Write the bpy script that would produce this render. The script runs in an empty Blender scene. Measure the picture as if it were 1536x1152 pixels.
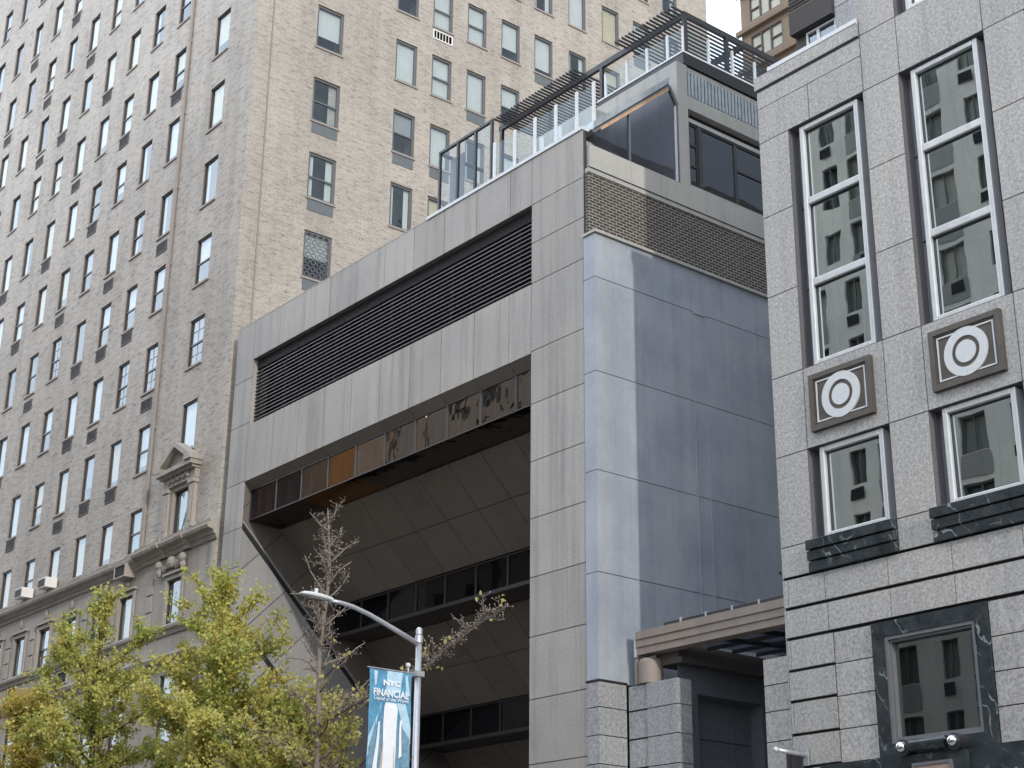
import bpy, math, random
from math import radians, sin, cos, pi, tan, sqrt
from mathutils import Vector
random.seed(7)
D = bpy.data
scene = bpy.context.scene
COL = scene.collection

# ------------------------------------------------------------------ helpers
class MB:
    """collects shapes and links them as ONE mesh object"""
    def __init__(s): s.v = []; s.f = []; s.m = []
    def poly(s, pts, mi=0):
        b = len(s.v); s.v += [tuple(p) for p in pts]
        s.f.append(tuple(range(b, b + len(pts)))); s.m.append(mi)
    def box(s, x0, x1, y0, y1, z0, z1, mi=0):
        if x0 > x1: x0, x1 = x1, x0
        if y0 > y1: y0, y1 = y1, y0
        if z0 > z1: z0, z1 = z1, z0
        b = len(s.v)
        s.v += [(x0,y0,z0),(x1,y0,z0),(x1,y1,z0),(x0,y1,z0),(x0,y0,z1),(x1,y0,z1),(x1,y1,z1),(x0,y1,z1)]
        for q in ((0,3,2,1),(4,5,6,7),(0,1,5,4),(1,2,6,5),(2,3,7,6),(3,0,4,7)):
            s.f.append(tuple(b+i for i in q)); s.m.append(mi)
    def hexa(s, p, mi=0):
        b = len(s.v); s.v += [tuple(q) for q in p]
        for q in ((0,3,2,1),(4,5,6,7),(0,1,5,4),(1,2,6,5),(2,3,7,6),(3,0,4,7)):
            s.f.append(tuple(b+i for i in q)); s.m.append(mi)
    def fbox(s, f, u0, u1, v0, v1, d0, d1, mi=0):
        # d0 nearer the street than d1
        s.hexa([f(u0,v0,d0),f(u1,v0,d0),f(u1,v0,d1),f(u0,v0,d1),f(u0,v1,d0),f(u1,v1,d0),f(u1,v1,d1),f(u0,v1,d1)], mi)
    def fquad(s, f, u0, u1, v0, v1, d, mi=0):
        s.poly([f(u0,v0,d),f(u1,v0,d),f(u1,v1,d),f(u0,v1,d)], mi)
    def fframe(s, f, u0, u1, v0, v1, w, d0, d1, mi=0):
        s.fbox(f,u0,u0+w,v0,v1,d0,d1,mi); s.fbox(f,u1-w,u1,v0,v1,d0,d1,mi)
        s.fbox(f,u0+w,u1-w,v0,v0+w,d0,d1,mi); s.fbox(f,u0+w,u1-w,v1-w,v1,d0,d1,mi)
    def prism(s, prof, f0, f1, mi=0):
        a=[f0(*p) for p in prof]; b=[f1(*p) for p in prof]; n=len(prof)
        s.poly(a,mi); s.poly(b[::-1],mi)
        for i in range(n):
            j=(i+1)%n; s.poly([a[j],a[i],b[i],b[j]],mi)
    def tube(s, pts, rad, n=8, mi=0, cap=True):
        pts=[Vector(p) for p in pts]; rings=[]
        if not hasattr(rad,'__len__'): rad=[rad]*len(pts)
        prev=None
        for i,p in enumerate(pts):
            t=(pts[min(i+1,len(pts)-1)]-pts[max(i-1,0)])
            if t.length<1e-9: t=Vector((0,0,1))
            t.normalize()
            if prev is None:
                a=Vector((0,0,1)) if abs(t.z)<.9 else Vector((1,0,0))
                u=t.cross(a).normalized()
            else:
                u=(prev-t*prev.dot(t)); u=u.normalized() if u.length>1e-6 else t.orthogonal().normalized()
            prev=u; w=t.cross(u); b=len(s.v); rings.append(b)
            for k in range(n):
                an=2*pi*k/n; s.v.append(tuple(p+(u*cos(an)+w*sin(an))*rad[i]))
        for a,b in zip(rings,rings[1:]):
            for k in range(n):
                j=(k+1)%n; s.f.append((a+k,a+j,b+j,b+k)); s.m.append(mi)
        if cap:
            s.f.append(tuple(rings[0]+k for k in range(n))[::-1]); s.m.append(mi)
            s.f.append(tuple(rings[-1]+k for k in range(n))); s.m.append(mi)
    def sphere(s, c, r, n=14, mi=0, sc=(1,1,1)):
        b=len(s.v); h=n//2
        for i in range(h+1):
            th=pi*i/h
            for k in range(n):
                ph=2*pi*k/n
                s.v.append((c[0]+r*sc[0]*sin(th)*cos(ph),c[1]+r*sc[1]*sin(th)*sin(ph),c[2]+r*sc[2]*cos(th)))
        for i in range(h):
            for k in range(n):
                j=(k+1)%n; s.f.append((b+i*n+k,b+i*n+n+k,b+i*n+n+j,b+i*n+j)); s.m.append(mi)
    def ring(s, f, cu, cv, r0, r1, d0, d1, n=48, mi=0):
        for k in range(n):
            a,b=2*pi*k/n,2*pi*(k+1)/n
            P=lambda r,t,d: f(cu+r*cos(t),cv+r*sin(t),d)
            s.poly([P(r0,a,d0),P(r1,a,d0),P(r1,b,d0),P(r0,b,d0)],mi)
            s.poly([P(r1,a,d0),P(r1,a,d1),P(r1,b,d1),P(r1,b,d0)],mi)
            if r0>0: s.poly([P(r0,b,d0),P(r0,b,d1),P(r0,a,d1),P(r0,a,d0)],mi)
    def build(s, name, mats, parent=None, smooth=False, bevel=0):
        me=D.meshes.new(name)
        off=Vector((0,0,0))
        if parent is not None:
            p=parent
            while p is not None: off+=p.location; p=p.parent
        me.from_pydata([tuple(Vector(v)-off) for v in s.v],[],s.f)
        if not isinstance(mats,(list,tuple)): mats=[mats]
        for m in mats: me.materials.append(m)
        me.polygons.foreach_set('material_index',s.m)
        if smooth: me.polygons.foreach_set('use_smooth',[True]*len(s.f))
        me.update()
        o=D.objects.new(name,me); COL.objects.link(o)
        if parent is not None: o.parent=parent
        if bevel:
            b=o.modifiers.new('bevel','BEVEL'); b.width=bevel; b.segments=2; b.limit_method='ANGLE'
        return o

def thing(name, label, cat, loc=(0,0,0), group=None):
    o=D.objects.new(name,None); COL.objects.link(o); o.location=loc; o.empty_display_size=.3
    o['label']=label; o['category']=cat
    if group: o['group']=group
    return o
def tag(o,label,cat,group=None,kind=None):
    if label: o['label']=label
    if cat: o['category']=cat
    if group: o['group']=group
    if kind: o['kind']=kind
    return o
def struct(name, mb, mat):
    o=mb.build(name,mat); o['kind']='structure'; return o
def front(y0): return lambda u,v,d: (u,y0+d,v)        # faces the street (-Y)
def side(x0): return lambda u,v,d: (x0-d,u,v)         # faces right (+X)
def back(y0): return lambda u,v,d: (-u,y0-d,v)        # faces +Y (u = -X)

def wall(m, f, u0,u1,v0,v1, holes, depth=.3, mi=0, rv=1, bk=None, t=0):
    """sheet with real openings: reveals of the given depth and, if bk is set, a closed back"""
    us=sorted({u0,u1}|{round(h[i],4) for h in holes for i in (0,1)}); vs=sorted({v0,v1}|{round(h[i],4) for h in holes for i in (2,3)})
    us=[u for u in us if u0<=u<=u1]; vs=[v for v in vs if v0<=v<=v1]
    for a,b in zip(us,us[1:]):
        for c,d in zip(vs,vs[1:]):
            cu,cv=(a+b)/2,(c+d)/2
            if any(h[0]<cu<h[1] and h[2]<cv<h[3] for h in holes): continue
            m.fquad(f,a,b,c,d,t,mi)
    for h in holes:
        a,b,c,d=h[:4]
        m.poly([f(a,c,t),f(a,c,depth),f(b,c,depth),f(b,c,t)],rv); m.poly([f(a,d,t),f(b,d,t),f(b,d,depth),f(a,d,depth)],rv)
        m.poly([f(a,c,t),f(a,d,t),f(a,d,depth),f(a,c,depth)],rv); m.poly([f(b,c,t),f(b,c,depth),f(b,d,depth),f(b,d,t)],rv)
        if bk is not None: m.fquad(f,a,b,c,d,depth,bk)

def panels(m, f, us, vs, gap=.02, d=0, t=.03, mi=0, bk=1, skip=None):
    """cladding slabs with real open joints over a dark backing"""
    g=gap/2
    for a,b in zip(us,us[1:]):
        for c,e in zip(vs,vs[1:]):
            if skip and skip((a+b)/2,(c+e)/2): continue
            p=[(a+g,c+g),(b-g,c+g),(b-g,e-g),(a+g,e-g)]
            base=len(m.v)
            m.v+=[f(*q,d) for q in p]+[f(*q,d+t) for q in p]
            for q in ((0,1,2,3),(0,4,5,1),(1,5,6,2),(2,6,7,3),(3,7,4,0)):
                m.f.append(tuple(base+i for i in q)); m.m.append(mi)
            m.fquad(f,a,b,c,e,d+t,bk)

# ------------------------------------------------------------------ camera (solved from the photo's lines)
CAM_Z=1.7
yaw,pitch,roll=[radians(v) for v in (51.16550778,20.9062667,0.56476361)]; FPX=2373.745
cy,sy,cp,sp=cos(yaw),sin(yaw),cos(pitch),sin(pitch)
fw=Vector((-sy*cp,cy*cp,sp)); rt=Vector((cy,sy,0)); up=rt.cross(fw)
r_=rt*cos(roll)+up*sin(roll); u_=-rt*sin(roll)+up*cos(roll)
cam=D.cameras.new('camera'); camo=D.objects.new('camera',cam); COL.objects.link(camo)
from mathutils import Matrix
R=Matrix((r_,u_,-fw)).transposed().to_4x4(); R.translation=Vector((0,0,CAM_Z)); camo.matrix_world=R
cam.sensor_fit='HORIZONTAL'; cam.sensor_width=36; cam.lens=36*FPX/1536
cam.clip_start=.1; cam.clip_end=5000
scene.camera=camo
def proj(x,y,z):
    v=Vector((x,y,z-CAM_Z)); w=v.dot(fw)
    if w<.1: return (-9999,-9999)
    return (768+FPX*v.dot(r_)/w, 576-FPX*v.dot(u_)/w)
def inview(x,y,z,mg=120):
    a,b=proj(x,y,z); return -mg<a<1536+mg and -mg<b<1152+mg

# ------------------------------------------------------------------ materials
class NT:
    def __init__(s,name):
        s.mat=D.materials.new(name); s.mat.use_nodes=True; s.t=s.mat.node_tree; s.t.nodes.clear()
        s.out=s.n('ShaderNodeOutputMaterial'); s.tc=s.n('ShaderNodeTexCoord')
    def n(s,typ,**kw):
        o=s.t.nodes.new(typ)
        for k,v in kw.items():
            if k.startswith('_'): setattr(o,k[1:],v)
        return o
    def set(s,sock,v):
        if hasattr(v,'is_output') or hasattr(v,'links'): s.t.links.new(v,sock)
        else:
            sock.default_value=v
    def noise(s,scale,detail=3,rough=.6,vec=None,dist=0):
        o=s.n('ShaderNodeTexNoise'); s.set(o.inputs['Vector'],vec or s.tc.outputs['Object'])
        o.inputs['Scale'].default_value=scale; o.inputs['Detail'].default_value=detail; o.inputs['Roughness'].default_value=rough; o.inputs['Distortion'].default_value=dist
        return o.outputs['Fac']
    def mapping(s,scale,loc=(0,0,0),rot=(0,0,0)):
        o=s.n('ShaderNodeMapping'); s.set(o.inputs['Vector'],s.tc.outputs['Object']); o.inputs['Scale'].default_value=scale; o.inputs['Location'].default_value=loc; o.inputs['Rotation'].default_value=rot
        return o.outputs[0]
    def rng(s,x,a,b,c,d):
        o=s.n('ShaderNodeMapRange'); s.set(o.inputs[0],x)
        for i,v in enumerate((a,b,c,d)): o.inputs[i+1].default_value=v
        return o.outputs[0]
    def math(s,op,a,b=0):
        o=s.n('ShaderNodeMath',_operation=op); s.set(o.inputs[0],a); s.set(o.inputs[1],b); return o.outputs[0]
    def scale(s,col,f):
        o=s.n('ShaderNodeVectorMath',_operation='SCALE'); s.set(o.inputs[0],col); s.set(o.inputs['Scale'],f); return o.outputs[0]
    def mix(s,f,a,b):
        o=s.n('ShaderNodeMix',_data_type='RGBA'); s.set(o.inputs[0],f)
        for sk,v in ((o.inputs[6],a),(o.inputs[7],b)):
            s.set(sk, v if hasattr(v,'links') else (*v[:3],1))
        return o.outputs[2]
    def island(s): return s.n('ShaderNodeNewGeometry').outputs['Random Per Island']
    def bump(s,h,strength=.2,dist=.01):
        o=s.n('ShaderNodeBump'); s.set(o.inputs['Height'],h); o.inputs['Strength'].default_value=strength; o.inputs['Distance'].default_value=dist; return o.outputs[0]
    def pbsdf(s,col,rough=.6,metal=0,normal=None,spec=.5):
        o=s.n('ShaderNodeBsdfPrincipled')
        s.set(o.inputs['Base Color'], col if hasattr(col,'links') else (*col,1)); s.set(o.inputs['Roughness'],rough); o.inputs['Metallic'].default_value=metal
        o.inputs['Specular IOR Level'].default_value=spec
        if normal is not None: s.set(o.inputs['Normal'],normal)
        return o.outputs[0]
    def done(s,sh): s.t.links.new(sh,s.out.inputs[0]); return s.mat

def granite(name,col,speck=.3,sscale=24,var=.06,streak=.25,rough=.6,blot=.12,sc2=.35):
    t=NT(name)
    n1=t.noise(sscale,4,.75); n2=t.noise(sc2,5,.62); n0=t.noise(sscale*3.1,2,.6)
    st=t.noise(1.0,5,.7,vec=t.mapping((2.6,2.6,.11)))
    k=t.rng(n1,.3,.7,1-speck,1+speck)
    k=t.math('MULTIPLY',k,t.rng(n0,.3,.7,1-speck*.5,1+speck*.5))
    k=t.math('MULTIPLY',k,t.rng(n2,.25,.75,1-blot,1+blot))
    k=t.math('MULTIPLY',k,t.rng(st,.48,.78,1,1-streak))
    k=t.math('MULTIPLY',k,t.rng(t.island(),0,1,1-var,1+var))
    c=t.scale(t.mix(t.rng(n2,.3,.7,0,1),col,(col[0]*1.03,col[1]*.99,col[2]*.94)),k)
    return t.done(t.pbsdf(c,rough,normal=t.bump(n1,.25,.008)))
def plain(name,col,rough=.5,metal=0,var=.08,sc=6,spec=.5,isl=0,streak=0):
    t=NT(name); n=t.noise(sc,4); k=t.rng(n,.25,.75,1-var,1+var)
    if streak: k=t.math('MULTIPLY',k,t.rng(t.noise(1.0,4,.65,vec=t.mapping((5,5,.25))),.45,.8,1,1-streak))
    if isl: k=t.math('MULTIPLY',k,t.rng(t.island(),0,1,1-isl,1+isl))
    return t.done(t.pbsdf(t.scale(col,k),t.rng(n,.3,.7,rough*.85,min(1,rough*1.15)),metal,spec=spec))
def brick(name,c1,c2,mortar,bw,bh,ms=.012,bias=0,blot=.1,streak=.0,offset=.5,ns=.12,squash=1):
    t=NT(name)
    sep=t.n('ShaderNodeSeparateXYZ'); t.set(sep.inputs[0],t.tc.outputs['Object'])
    cmb=t.n('ShaderNodeCombineXYZ'); t.set(cmb.inputs[0],t.math('ADD',sep.outputs[0],sep.outputs[1])); t.set(cmb.inputs[1],sep.outputs[2])
    b=t.n('ShaderNodeTexBrick'); t.set(b.inputs['Vector'],cmb.outputs[0]); b.offset=offset
    for k,v in (('Color1',(*c1,1)),('Color2',(*c2,1)),('Mortar',(*mortar,1)),('Scale',1.0),('Mortar Size',ms),('Brick Width',bw),('Row Height',bh),('Bias',bias),('Mortar Smooth',.15)): b.inputs[k].default_value=v
    n2=t.noise(.28,5,.6); n1=t.noise(14,4,.7); st=t.noise(1.0,5,.7,vec=t.mapping((1.1,1.1,.05)))
    dash=t.noise(1,3,.6,vec=t.mapping((3.2,3.2,13)))
    k=t.rng(n2,.25,.75,1-blot,1+blot); k=t.math('MULTIPLY',k,t.rng(n1,.3,.7,1-ns,1+ns)); k=t.math('MULTIPLY',k,t.rng(st,.45,.8,1,1-streak))
    k=t.math('MULTIPLY',k,t.rng(dash,.56,.68,1,1-ns*1.9))
    return t.done(t.pbsdf(t.scale(b.outputs['Color'],k),.85,normal=t.bump(t.math('ADD',b.outputs['Fac'],t.math('MULTIPLY',n1,-.6)),-.3,.012),spec=.25))
def glass(name,refl=.45,tint=(.75,.8,.8),gcol=(.95,.97,1),wav=.02,wscale=1.4,rough=.0,graz=.45):
    """thin pane: mirror share rises at grazing angles, the rest lets the room show through"""
    t=NT(name)
    n=t.noise(wscale,2,.5)
    nb=t.bump(n,wav,.08)
    g=t.n('ShaderNodeBsdfGlossy'); g.inputs['Color'].default_value=(*gcol,1); g.inputs['Roughness'].default_value=rough; t.set(g.inputs['Normal'],nb)
    tr=t.n('ShaderNodeBsdfTransparent'); tr.inputs[0].default_value=(*tint,1)
    lw=t.n('ShaderNodeLayerWeight'); lw.inputs['Blend'].default_value=.35
    fac=t.rng(lw.outputs['Facing'],0,1,refl,min(1,refl+graz))
    m=t.n('ShaderNodeMixShader'); t.set(m.inputs[0],fac); t.t.links.new(tr.outputs[0],m.inputs[1]); t.t.links.new(g.outputs[0],m.inputs[2])
    return t.done(m.outputs[0])
def metalm(name,col,rough=.35,var=.1): return plain(name,col,rough,1,var,9)

M={}
M['granite_mid']=granite('grey granite cladding',(.345,.33,.312),.2,22,.085,.42,.65,.17)
M['granite_left']=granite('grey granite reveal',(.31,.31,.31),.13,20,.06,.22,.65)
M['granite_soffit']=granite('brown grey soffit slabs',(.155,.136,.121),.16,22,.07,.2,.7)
M['granite_right']=granite('speckled granite',(.335,.33,.318),.42,17,.05,.22,.6,.07)
M['granite_gate']=granite('blue grey granite',(.30,.31,.322),.42,17,.08,.2,.6,.1)
M['granite_shadowed']=granite('brown slabs darkened as shade',(.14,.122,.108),.16,22,.06,.2,.7)  # darker brown puts the overhang's shade into the colour
M['granite_passage_shade']=granite('blue grey granite darkened as shade',(.15,.165,.185),.3,26,.06,.15,.4,.1)  # granite colour lowered to stand in for the deep passage shade
M['joint']=plain('dark joint',(.05,.05,.05),.9)
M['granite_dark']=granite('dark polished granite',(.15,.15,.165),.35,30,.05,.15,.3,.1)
M['stucco']=granite('blue grey painted stucco',(.325,.360,.412),.05,9,.03,.2,.75,.22,.6)
M['tower_brick']=brick('buff brick',(.465,.425,.375),(.345,.308,.268),(.45,.42,.378),.30,.095,.016,-.2,.14,.26,ns=.2)
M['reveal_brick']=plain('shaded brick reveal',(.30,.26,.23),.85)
M['dark_brick']=brick('brown brick with pale mortar',(.05,.042,.037),(.08,.064,.054),(.36,.345,.315),.215,.078,.010,0,.12,.1)
M['limestone']=granite('weathered limestone',(.36,.335,.305),.12,12,.05,.3,.8,.15)
M['concrete']=granite('painted concrete',(.42,.42,.395),.06,12,.03,.3,.75,.14)
M['room']=plain('dark room',(.018,.018,.02),.9)
M['room_grey']=plain('dim room',(.05,.055,.06),.9)
M['frame_dark']=plain('dark bronze window frame',(.045,.04,.04),.4)
M['frame_grey']=plain('grey window frame',(.14,.145,.15),.4)
M['sill']=plain('stone sill',(.34,.31,.28),.8)
M['grille']=plain('brown vent grille',(.065,.055,.055),.6)
M['panel_grey']=plain('grey spandrel panel',(.14,.16,.17),.5)
M['blind_white']=plain('white blind',(.78,.77,.74),.8,0,.06,2)
M['blind_cream_reflection']=plain('cream blind and warm reflection',(.74,.62,.42),.8,0,.1,2)  # cream cloth; in lower rows it stands in for sunlit reflections
M['blind_grey']=plain('grey blind',(.42,.43,.44),.8,0,.06,2)
M['blind_green']=plain('pale green blind',(.33,.43,.40),.8,0,.06,2)
M['curtain']=plain('curtain',(.55,.50,.44),.9,0,.25,9)
M['pane']=glass('window pane',.15,(.8,.85,.86),(.86,.95,1.0),.25,1.1,graz=.10)
M['pane_right']=glass('reflective pane',.62,(.5,.56,.55),(.80,.88,.87),.03,.6)
M['pane_bronze']=glass('bronze glass',.2,(.35,.28,.22),(.62,.56,.52),.22,1.1,graz=.3)
M['pane_purple']=glass('purple grey glass',.10,(.3,.28,.32),(.42,.38,.42),.15,1.1,graz=.2)
M['pane_amber_reflection']=glass('glass tinted as amber reflection',.30,(.6,.38,.2),(.85,.52,.28),.15,1.1,graz=.3)  # amber tint imitates warm reflections of sunlit buildings
M['pane_neutral']=glass('grey bronze glass',.30,(.36,.33,.30),(.86,.80,.74),.16,1.0,graz=.35)
M['pane_clear']=glass('clear glass',.02,(.80,.87,.90),(.7,.82,.9),.05,1,graz=.10)
M['pane_dark']=glass('dark tinted glass',.025,(.30,.29,.31),(.75,.8,.9),.04,1,graz=.06)
M['pane_smoke']=glass('smoked glass',.10,(.36,.36,.42),(.8,.85,.95),.05,.8,graz=.16)
M['alu']=plain('pale aluminium frame',(.54,.55,.54),.38,.25,.06,5,streak=.12)
M['white_metal']=plain('white painted metal',(.60,.62,.63),.4,0,.06)
M['steel']=plain('galvanised steel',(.50,.52,.55),.38,.55,.12,12,streak=.12)
M['black_metal']=plain('black painted metal',(.022,.022,.026),.45)
M['slat']=plain('grey brown louvre slat',(.16,.15,.15),.5,.0,.1,4)
M['chrome']=metalm('chrome',(.8,.8,.8),.08)
M['brown_metal']=plain('brown grey painted beam',(.27,.225,.19),.5,0,.08,3,streak=.15)
M['frame_dark_brown']=plain('dark brown beam',(.10,.085,.075),.5)
M['pane_display']=glass('display glass',.24,(.4,.42,.42),(.75,.82,.8),.03,.6,graz=.3)
M['medal_brown']=plain('bronze brown panel',(.078,.065,.053),.5,.0,.18,5)
M['medal_white']=plain('pale stone ring',(.53,.54,.54),.6,0,.08,20)
M['orange']=plain('sealed joint foam',(.52,.33,.20),.8,0,.3,12)
M['zinc']=plain('folded zinc flashing',(.42,.46,.48),.35,.4,.25,5)
M['dark_siding']=plain('dark siding',(.055,.048,.047),.6)
M['brown_stone']=granite('brown stone',(.27,.21,.155),.1,6,.06,.15,.8)
M['cream_pane']=plain('drawn cream shades',(.60,.58,.48),.5)
M['asphalt']=granite('asphalt',(.055,.055,.057),.3,30,.02,.1,.9)
M['paving']=granite('paving',(.28,.275,.265),.15,18,.05,.1,.85)
M['kerbstone']=granite('kerb stone',(.33,.33,.32),.2,18,.05,.1,.8)
M['road_paint']=plain('road paint',(.75,.75,.72),.7)
M['bark']=plain('grey brown bark',(.215,.18,.15),.9,0,.35,14)
M['bark_dark']=plain('dark bark',(.075,.058,.042),.9,0,.35,14)
M['bark_gold']=plain('mossy bark',(.24,.15,.05),.9,0,.35,14)

def marble():
    t=NT('dark green marble'); n=t.noise(3,5,.65)
    v=t.n('ShaderNodeTexWave'); v.wave_type='BANDS'; t.set(v.inputs['Vector'],t.mapping((1.2,1.2,.8),rot=(.4,.9,.3)))
    v.inputs['Scale'].default_value=.9; v.inputs['Distortion'].default_value=14; v.inputs['Detail'].default_value=4; v.inputs['Detail Scale'].default_value=1.6
    vein=t.rng(v.outputs['Fac'],.955,1.0,0,1); vein=t.math('MULTIPLY',vein,t.rng(t.noise(1.7,3),.48,.66,0,.8))
    sp=t.rng(t.noise(26,4,.8),.62,.75,0,.35)
    base=t.mix(t.rng(n,.3,.7,0,1),(.012,.016,.018),(.045,.054,.058))
    c=t.mix(t.math('MAXIMUM',vein,sp),base,(.33,.37,.37))
    return t.done(t.pbsdf(c,.22))
M['marble']=marble()
def leafmat(name,ca,cb,cc):
    t=NT(name); i=t.island()
    c=t.mix(t.rng(i,0,.7,0,1),ca,cb); c=t.mix(t.rng(i,.7,1,0,1),c,cc)
    c=t.mix(t.rng(t.noise(.9,3),.4,.62,0,.75),c,cc)
    d=t.n('ShaderNodeBsdfDiffuse'); t.set(d.inputs[0],c)
    tr=t.n('ShaderNodeBsdfTranslucent'); t.set(tr.inputs[0],c)
    m=t.n('ShaderNodeMixShader'); m.inputs[0].default_value=.35; t.t.links.new(d.outputs[0],m.inputs[1]); t.t.links.new(tr.outputs[0],m.inputs[2])
    return t.done(m.outputs[0])
M['leaf_green']=leafmat('ginkgo leaves',(.27,.35,.09),(.48,.52,.16),(.68,.61,.20))
M['leaf_yellow']=leafmat('turning ginkgo leaves',(.50,.42,.10),(.68,.57,.17),(.56,.42,.11))
M['leaf_pale']=leafmat('pale dry leaves',(.60,.53,.28),(.54,.47,.18),(.42,.40,.12))
M['bud']=plain('pale bud',(.42,.33,.28),.8)
M['banner_blue']=plain('banner cloth blue',(.10,.30,.48),.7,0,.35,5)
M['banner_pale']=plain('banner print pale blue',(.45,.66,.80),.7,0,.2,7)
M['banner_white']=plain('banner print white',(.82,.86,.90),.7,0,.06,6)
M['banner_steel']=plain('banner print steel blue',(.16,.30,.40),.7,0,.35,9)
M['banner_tan']=plain('banner print tan',(.52,.44,.38),.7,0,.25,9)
M['banner_deep']=plain('banner print deep blue',(.03,.17,.44),.7,0,.2,5)
M['flag_black']=plain('black cloth',(.012,.012,.015),.8)
M['pinkstone']=plain('pink brown panel',(.33,.23,.19),.5,0,.15,8)

# ------------------------------------------------------------------ ground
YF=22.0
m=MB(); m.poly([(-900,-400,-.15),(700,-400,-.15),(700,900,-.15),(-900,900,-.15)]); struct('ground',m,M['paving'])
m=MB(); m.box(-300,200,-.2+0,17.0,-.14,0-.02); struct('road',m,M['asphalt'])
m=MB(); m.box(-300,200,17.3,60,-.14,.13); struct('pavement',m,M['paving'])
m=MB(); m.box(-300,200,17.0,17.3,-.14,.14); struct('kerb',m,M['kerbstone'])
m=MB(); m.box(-300,200,-60,-.2,-.14,.13); struct('opposite_pavement',m,M['paving'])
m=MB()
for k in range(60):
    x=-200+k*6; m.box(x,x+3,8.35,8.5,-.019,-.012)
struct('road_marking',m,M['road_paint'])

# ================================================================== APARTMENT TOWER (left)
XT=-41.45
tower=thing('apartment_tower','tall buff brick apartment tower with rows of small windows and a stone pediment','building',(XT-15,YF+12,0))
tf=front(YF); ts=side(XT)
P0=2.955; H0=16.36
heads=[H0+P0*k for k in range(0,14)]
colsR=dict(A=-43.38,B=-46.66,C=-48.8,D=-50.9,E=-53.05,F=-55.22,G=-57.4,H=-59.6,I=-61.8,J=-64.0,K=-66.2,L=-68.4,M=-70.6)
wins=[]   # (f, u0,u1,v0,v1, column, row, side?)
for ci,(c,xr) in enumerate(colsR.items()):
    w=1.0 if c=='A' else .88
    for k,h in enumerate(heads):
        hh=1.46 if k==0 else (1.70 if k>1 else 1.66)
        if inview(xr-w/2,YF,h-.8,170): wins.append((tf,xr-w,xr,h-hh,h,c,k,0))
sideY=[(24.4,1.09),(27.77,.95),(29.4,.91),(31.02,.91),(32.67,.92),(34.34,.94),(36.14,.93),(37.98,.95),(39.75,.93),(41.5,.93)]
for ci,(y,w) in enumerate(sideY):
    for k,h in enumerate(heads):
        h2=h+.13
        if k>=1 and inview(XT,y+w/2,h2-.8,150) and not (ci==0 and k==0): wins.append((ts,y,y+w,h2-1.72,h2,ci,k,1))
# lower floor behind the trees
for c,xr in colsR.items():
    w=.96
    for (v0,v1) in ((12.06,13.46),(8.3,10.5)):
        if inview(xr-w/2,YF,v1-.5,170): wins.append((tf,xr-w,xr,v0,v1,c,-1 if v0>11 else -2,0))
m=MB()
hf=[(w[1],w[2],w[3],w[4]) for w in wins if not w[7]]; hs=[(w[1],w[2],w[3],w[4]) for w in wins if w[7]]
BZ=14.3
wall(m,tf,-130,XT,BZ,62,[h for h in hf if h[2]>BZ],.62,0,1,2)
wall(m,ts,YF,44.3,0,62,hs,.62,0,1,2)
m.poly([(-130,44.3,0),(XT,44.3,0),(XT,44.3,62),(-130,44.3,62)]); m.poly([(-130,22,62),(XT,22,62),(XT,44.3,62),(-130,44.3,62)]); m.poly([(-130,22,0),(-130,44.3,0),(-130,44.3,62),(-130,22,62)])
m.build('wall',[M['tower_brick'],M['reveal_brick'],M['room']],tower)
m=MB()
low=[h for h in hf if h[2]<BZ]
wall(m,tf,-130,XT,0,BZ,low,.5,0,0,2)
# block panels between the lower windows
ks=sorted([h for h in low if h[2]>11],key=lambda h:h[0])
for a,b in zip(ks,ks[1:]):
    if b[0]-a[1]>.9:
        c=(a[1]+b[0])/2
        for v in (12.1,12.66,13.22): m.fbox(tf,c-.2,c+.2,v,v+.5,-.04,-.001,0)
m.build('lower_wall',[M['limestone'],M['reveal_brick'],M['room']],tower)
# drain pipe, corner strip and wall vents
m=MB(); m.tube([(-46.28,YF-.06,14.95),(-46.28,YF-.06,50)],.055,8)
for k in range(12): m.box(-46.37,-46.19,YF-.05,YF-.001,16+k*3,16.12+k*3)
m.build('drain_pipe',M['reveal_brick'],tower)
m=MB(); m.box(XT-.02,XT+.03,YF+.62,YF+.66,14,62); m.build('corner_joint',M['reveal_brick'],tower)
m=MB(); m.box(-41.62,XT-.012,YF-.07,YF-.001,0,14.15); m.build('corner_pilaster',M['limestone'],tower)

# ---- windows: the hundred that show largest are parts, the rest one part
def warea(w):
    f,u0,u1,v0,v1=w[:5]
    q=[proj(*f(u,v,0)) for u,v in ((u0,v0),(u1,v0),(u1,v1),(u0,v1))]
    a=abs(sum(q[i][0]*q[(i+1)%4][1]-q[(i+1)%4][0]*q[i][1] for i in range(4)))/2
    cx=sum(p[0] for p in q)/4; cyy=sum(p[1] for p in q)/4
    vis=-15<cx<1551 and -15<cyy<1167
    if not w[7] and cyy>0 and w[6]==-2: vis=False
    return a if vis else a*1e-3
wins.sort(key=warea,reverse=True)
rs=random.Random(21)
def hashr(*a): return random.Random(str(a)).random()
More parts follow.
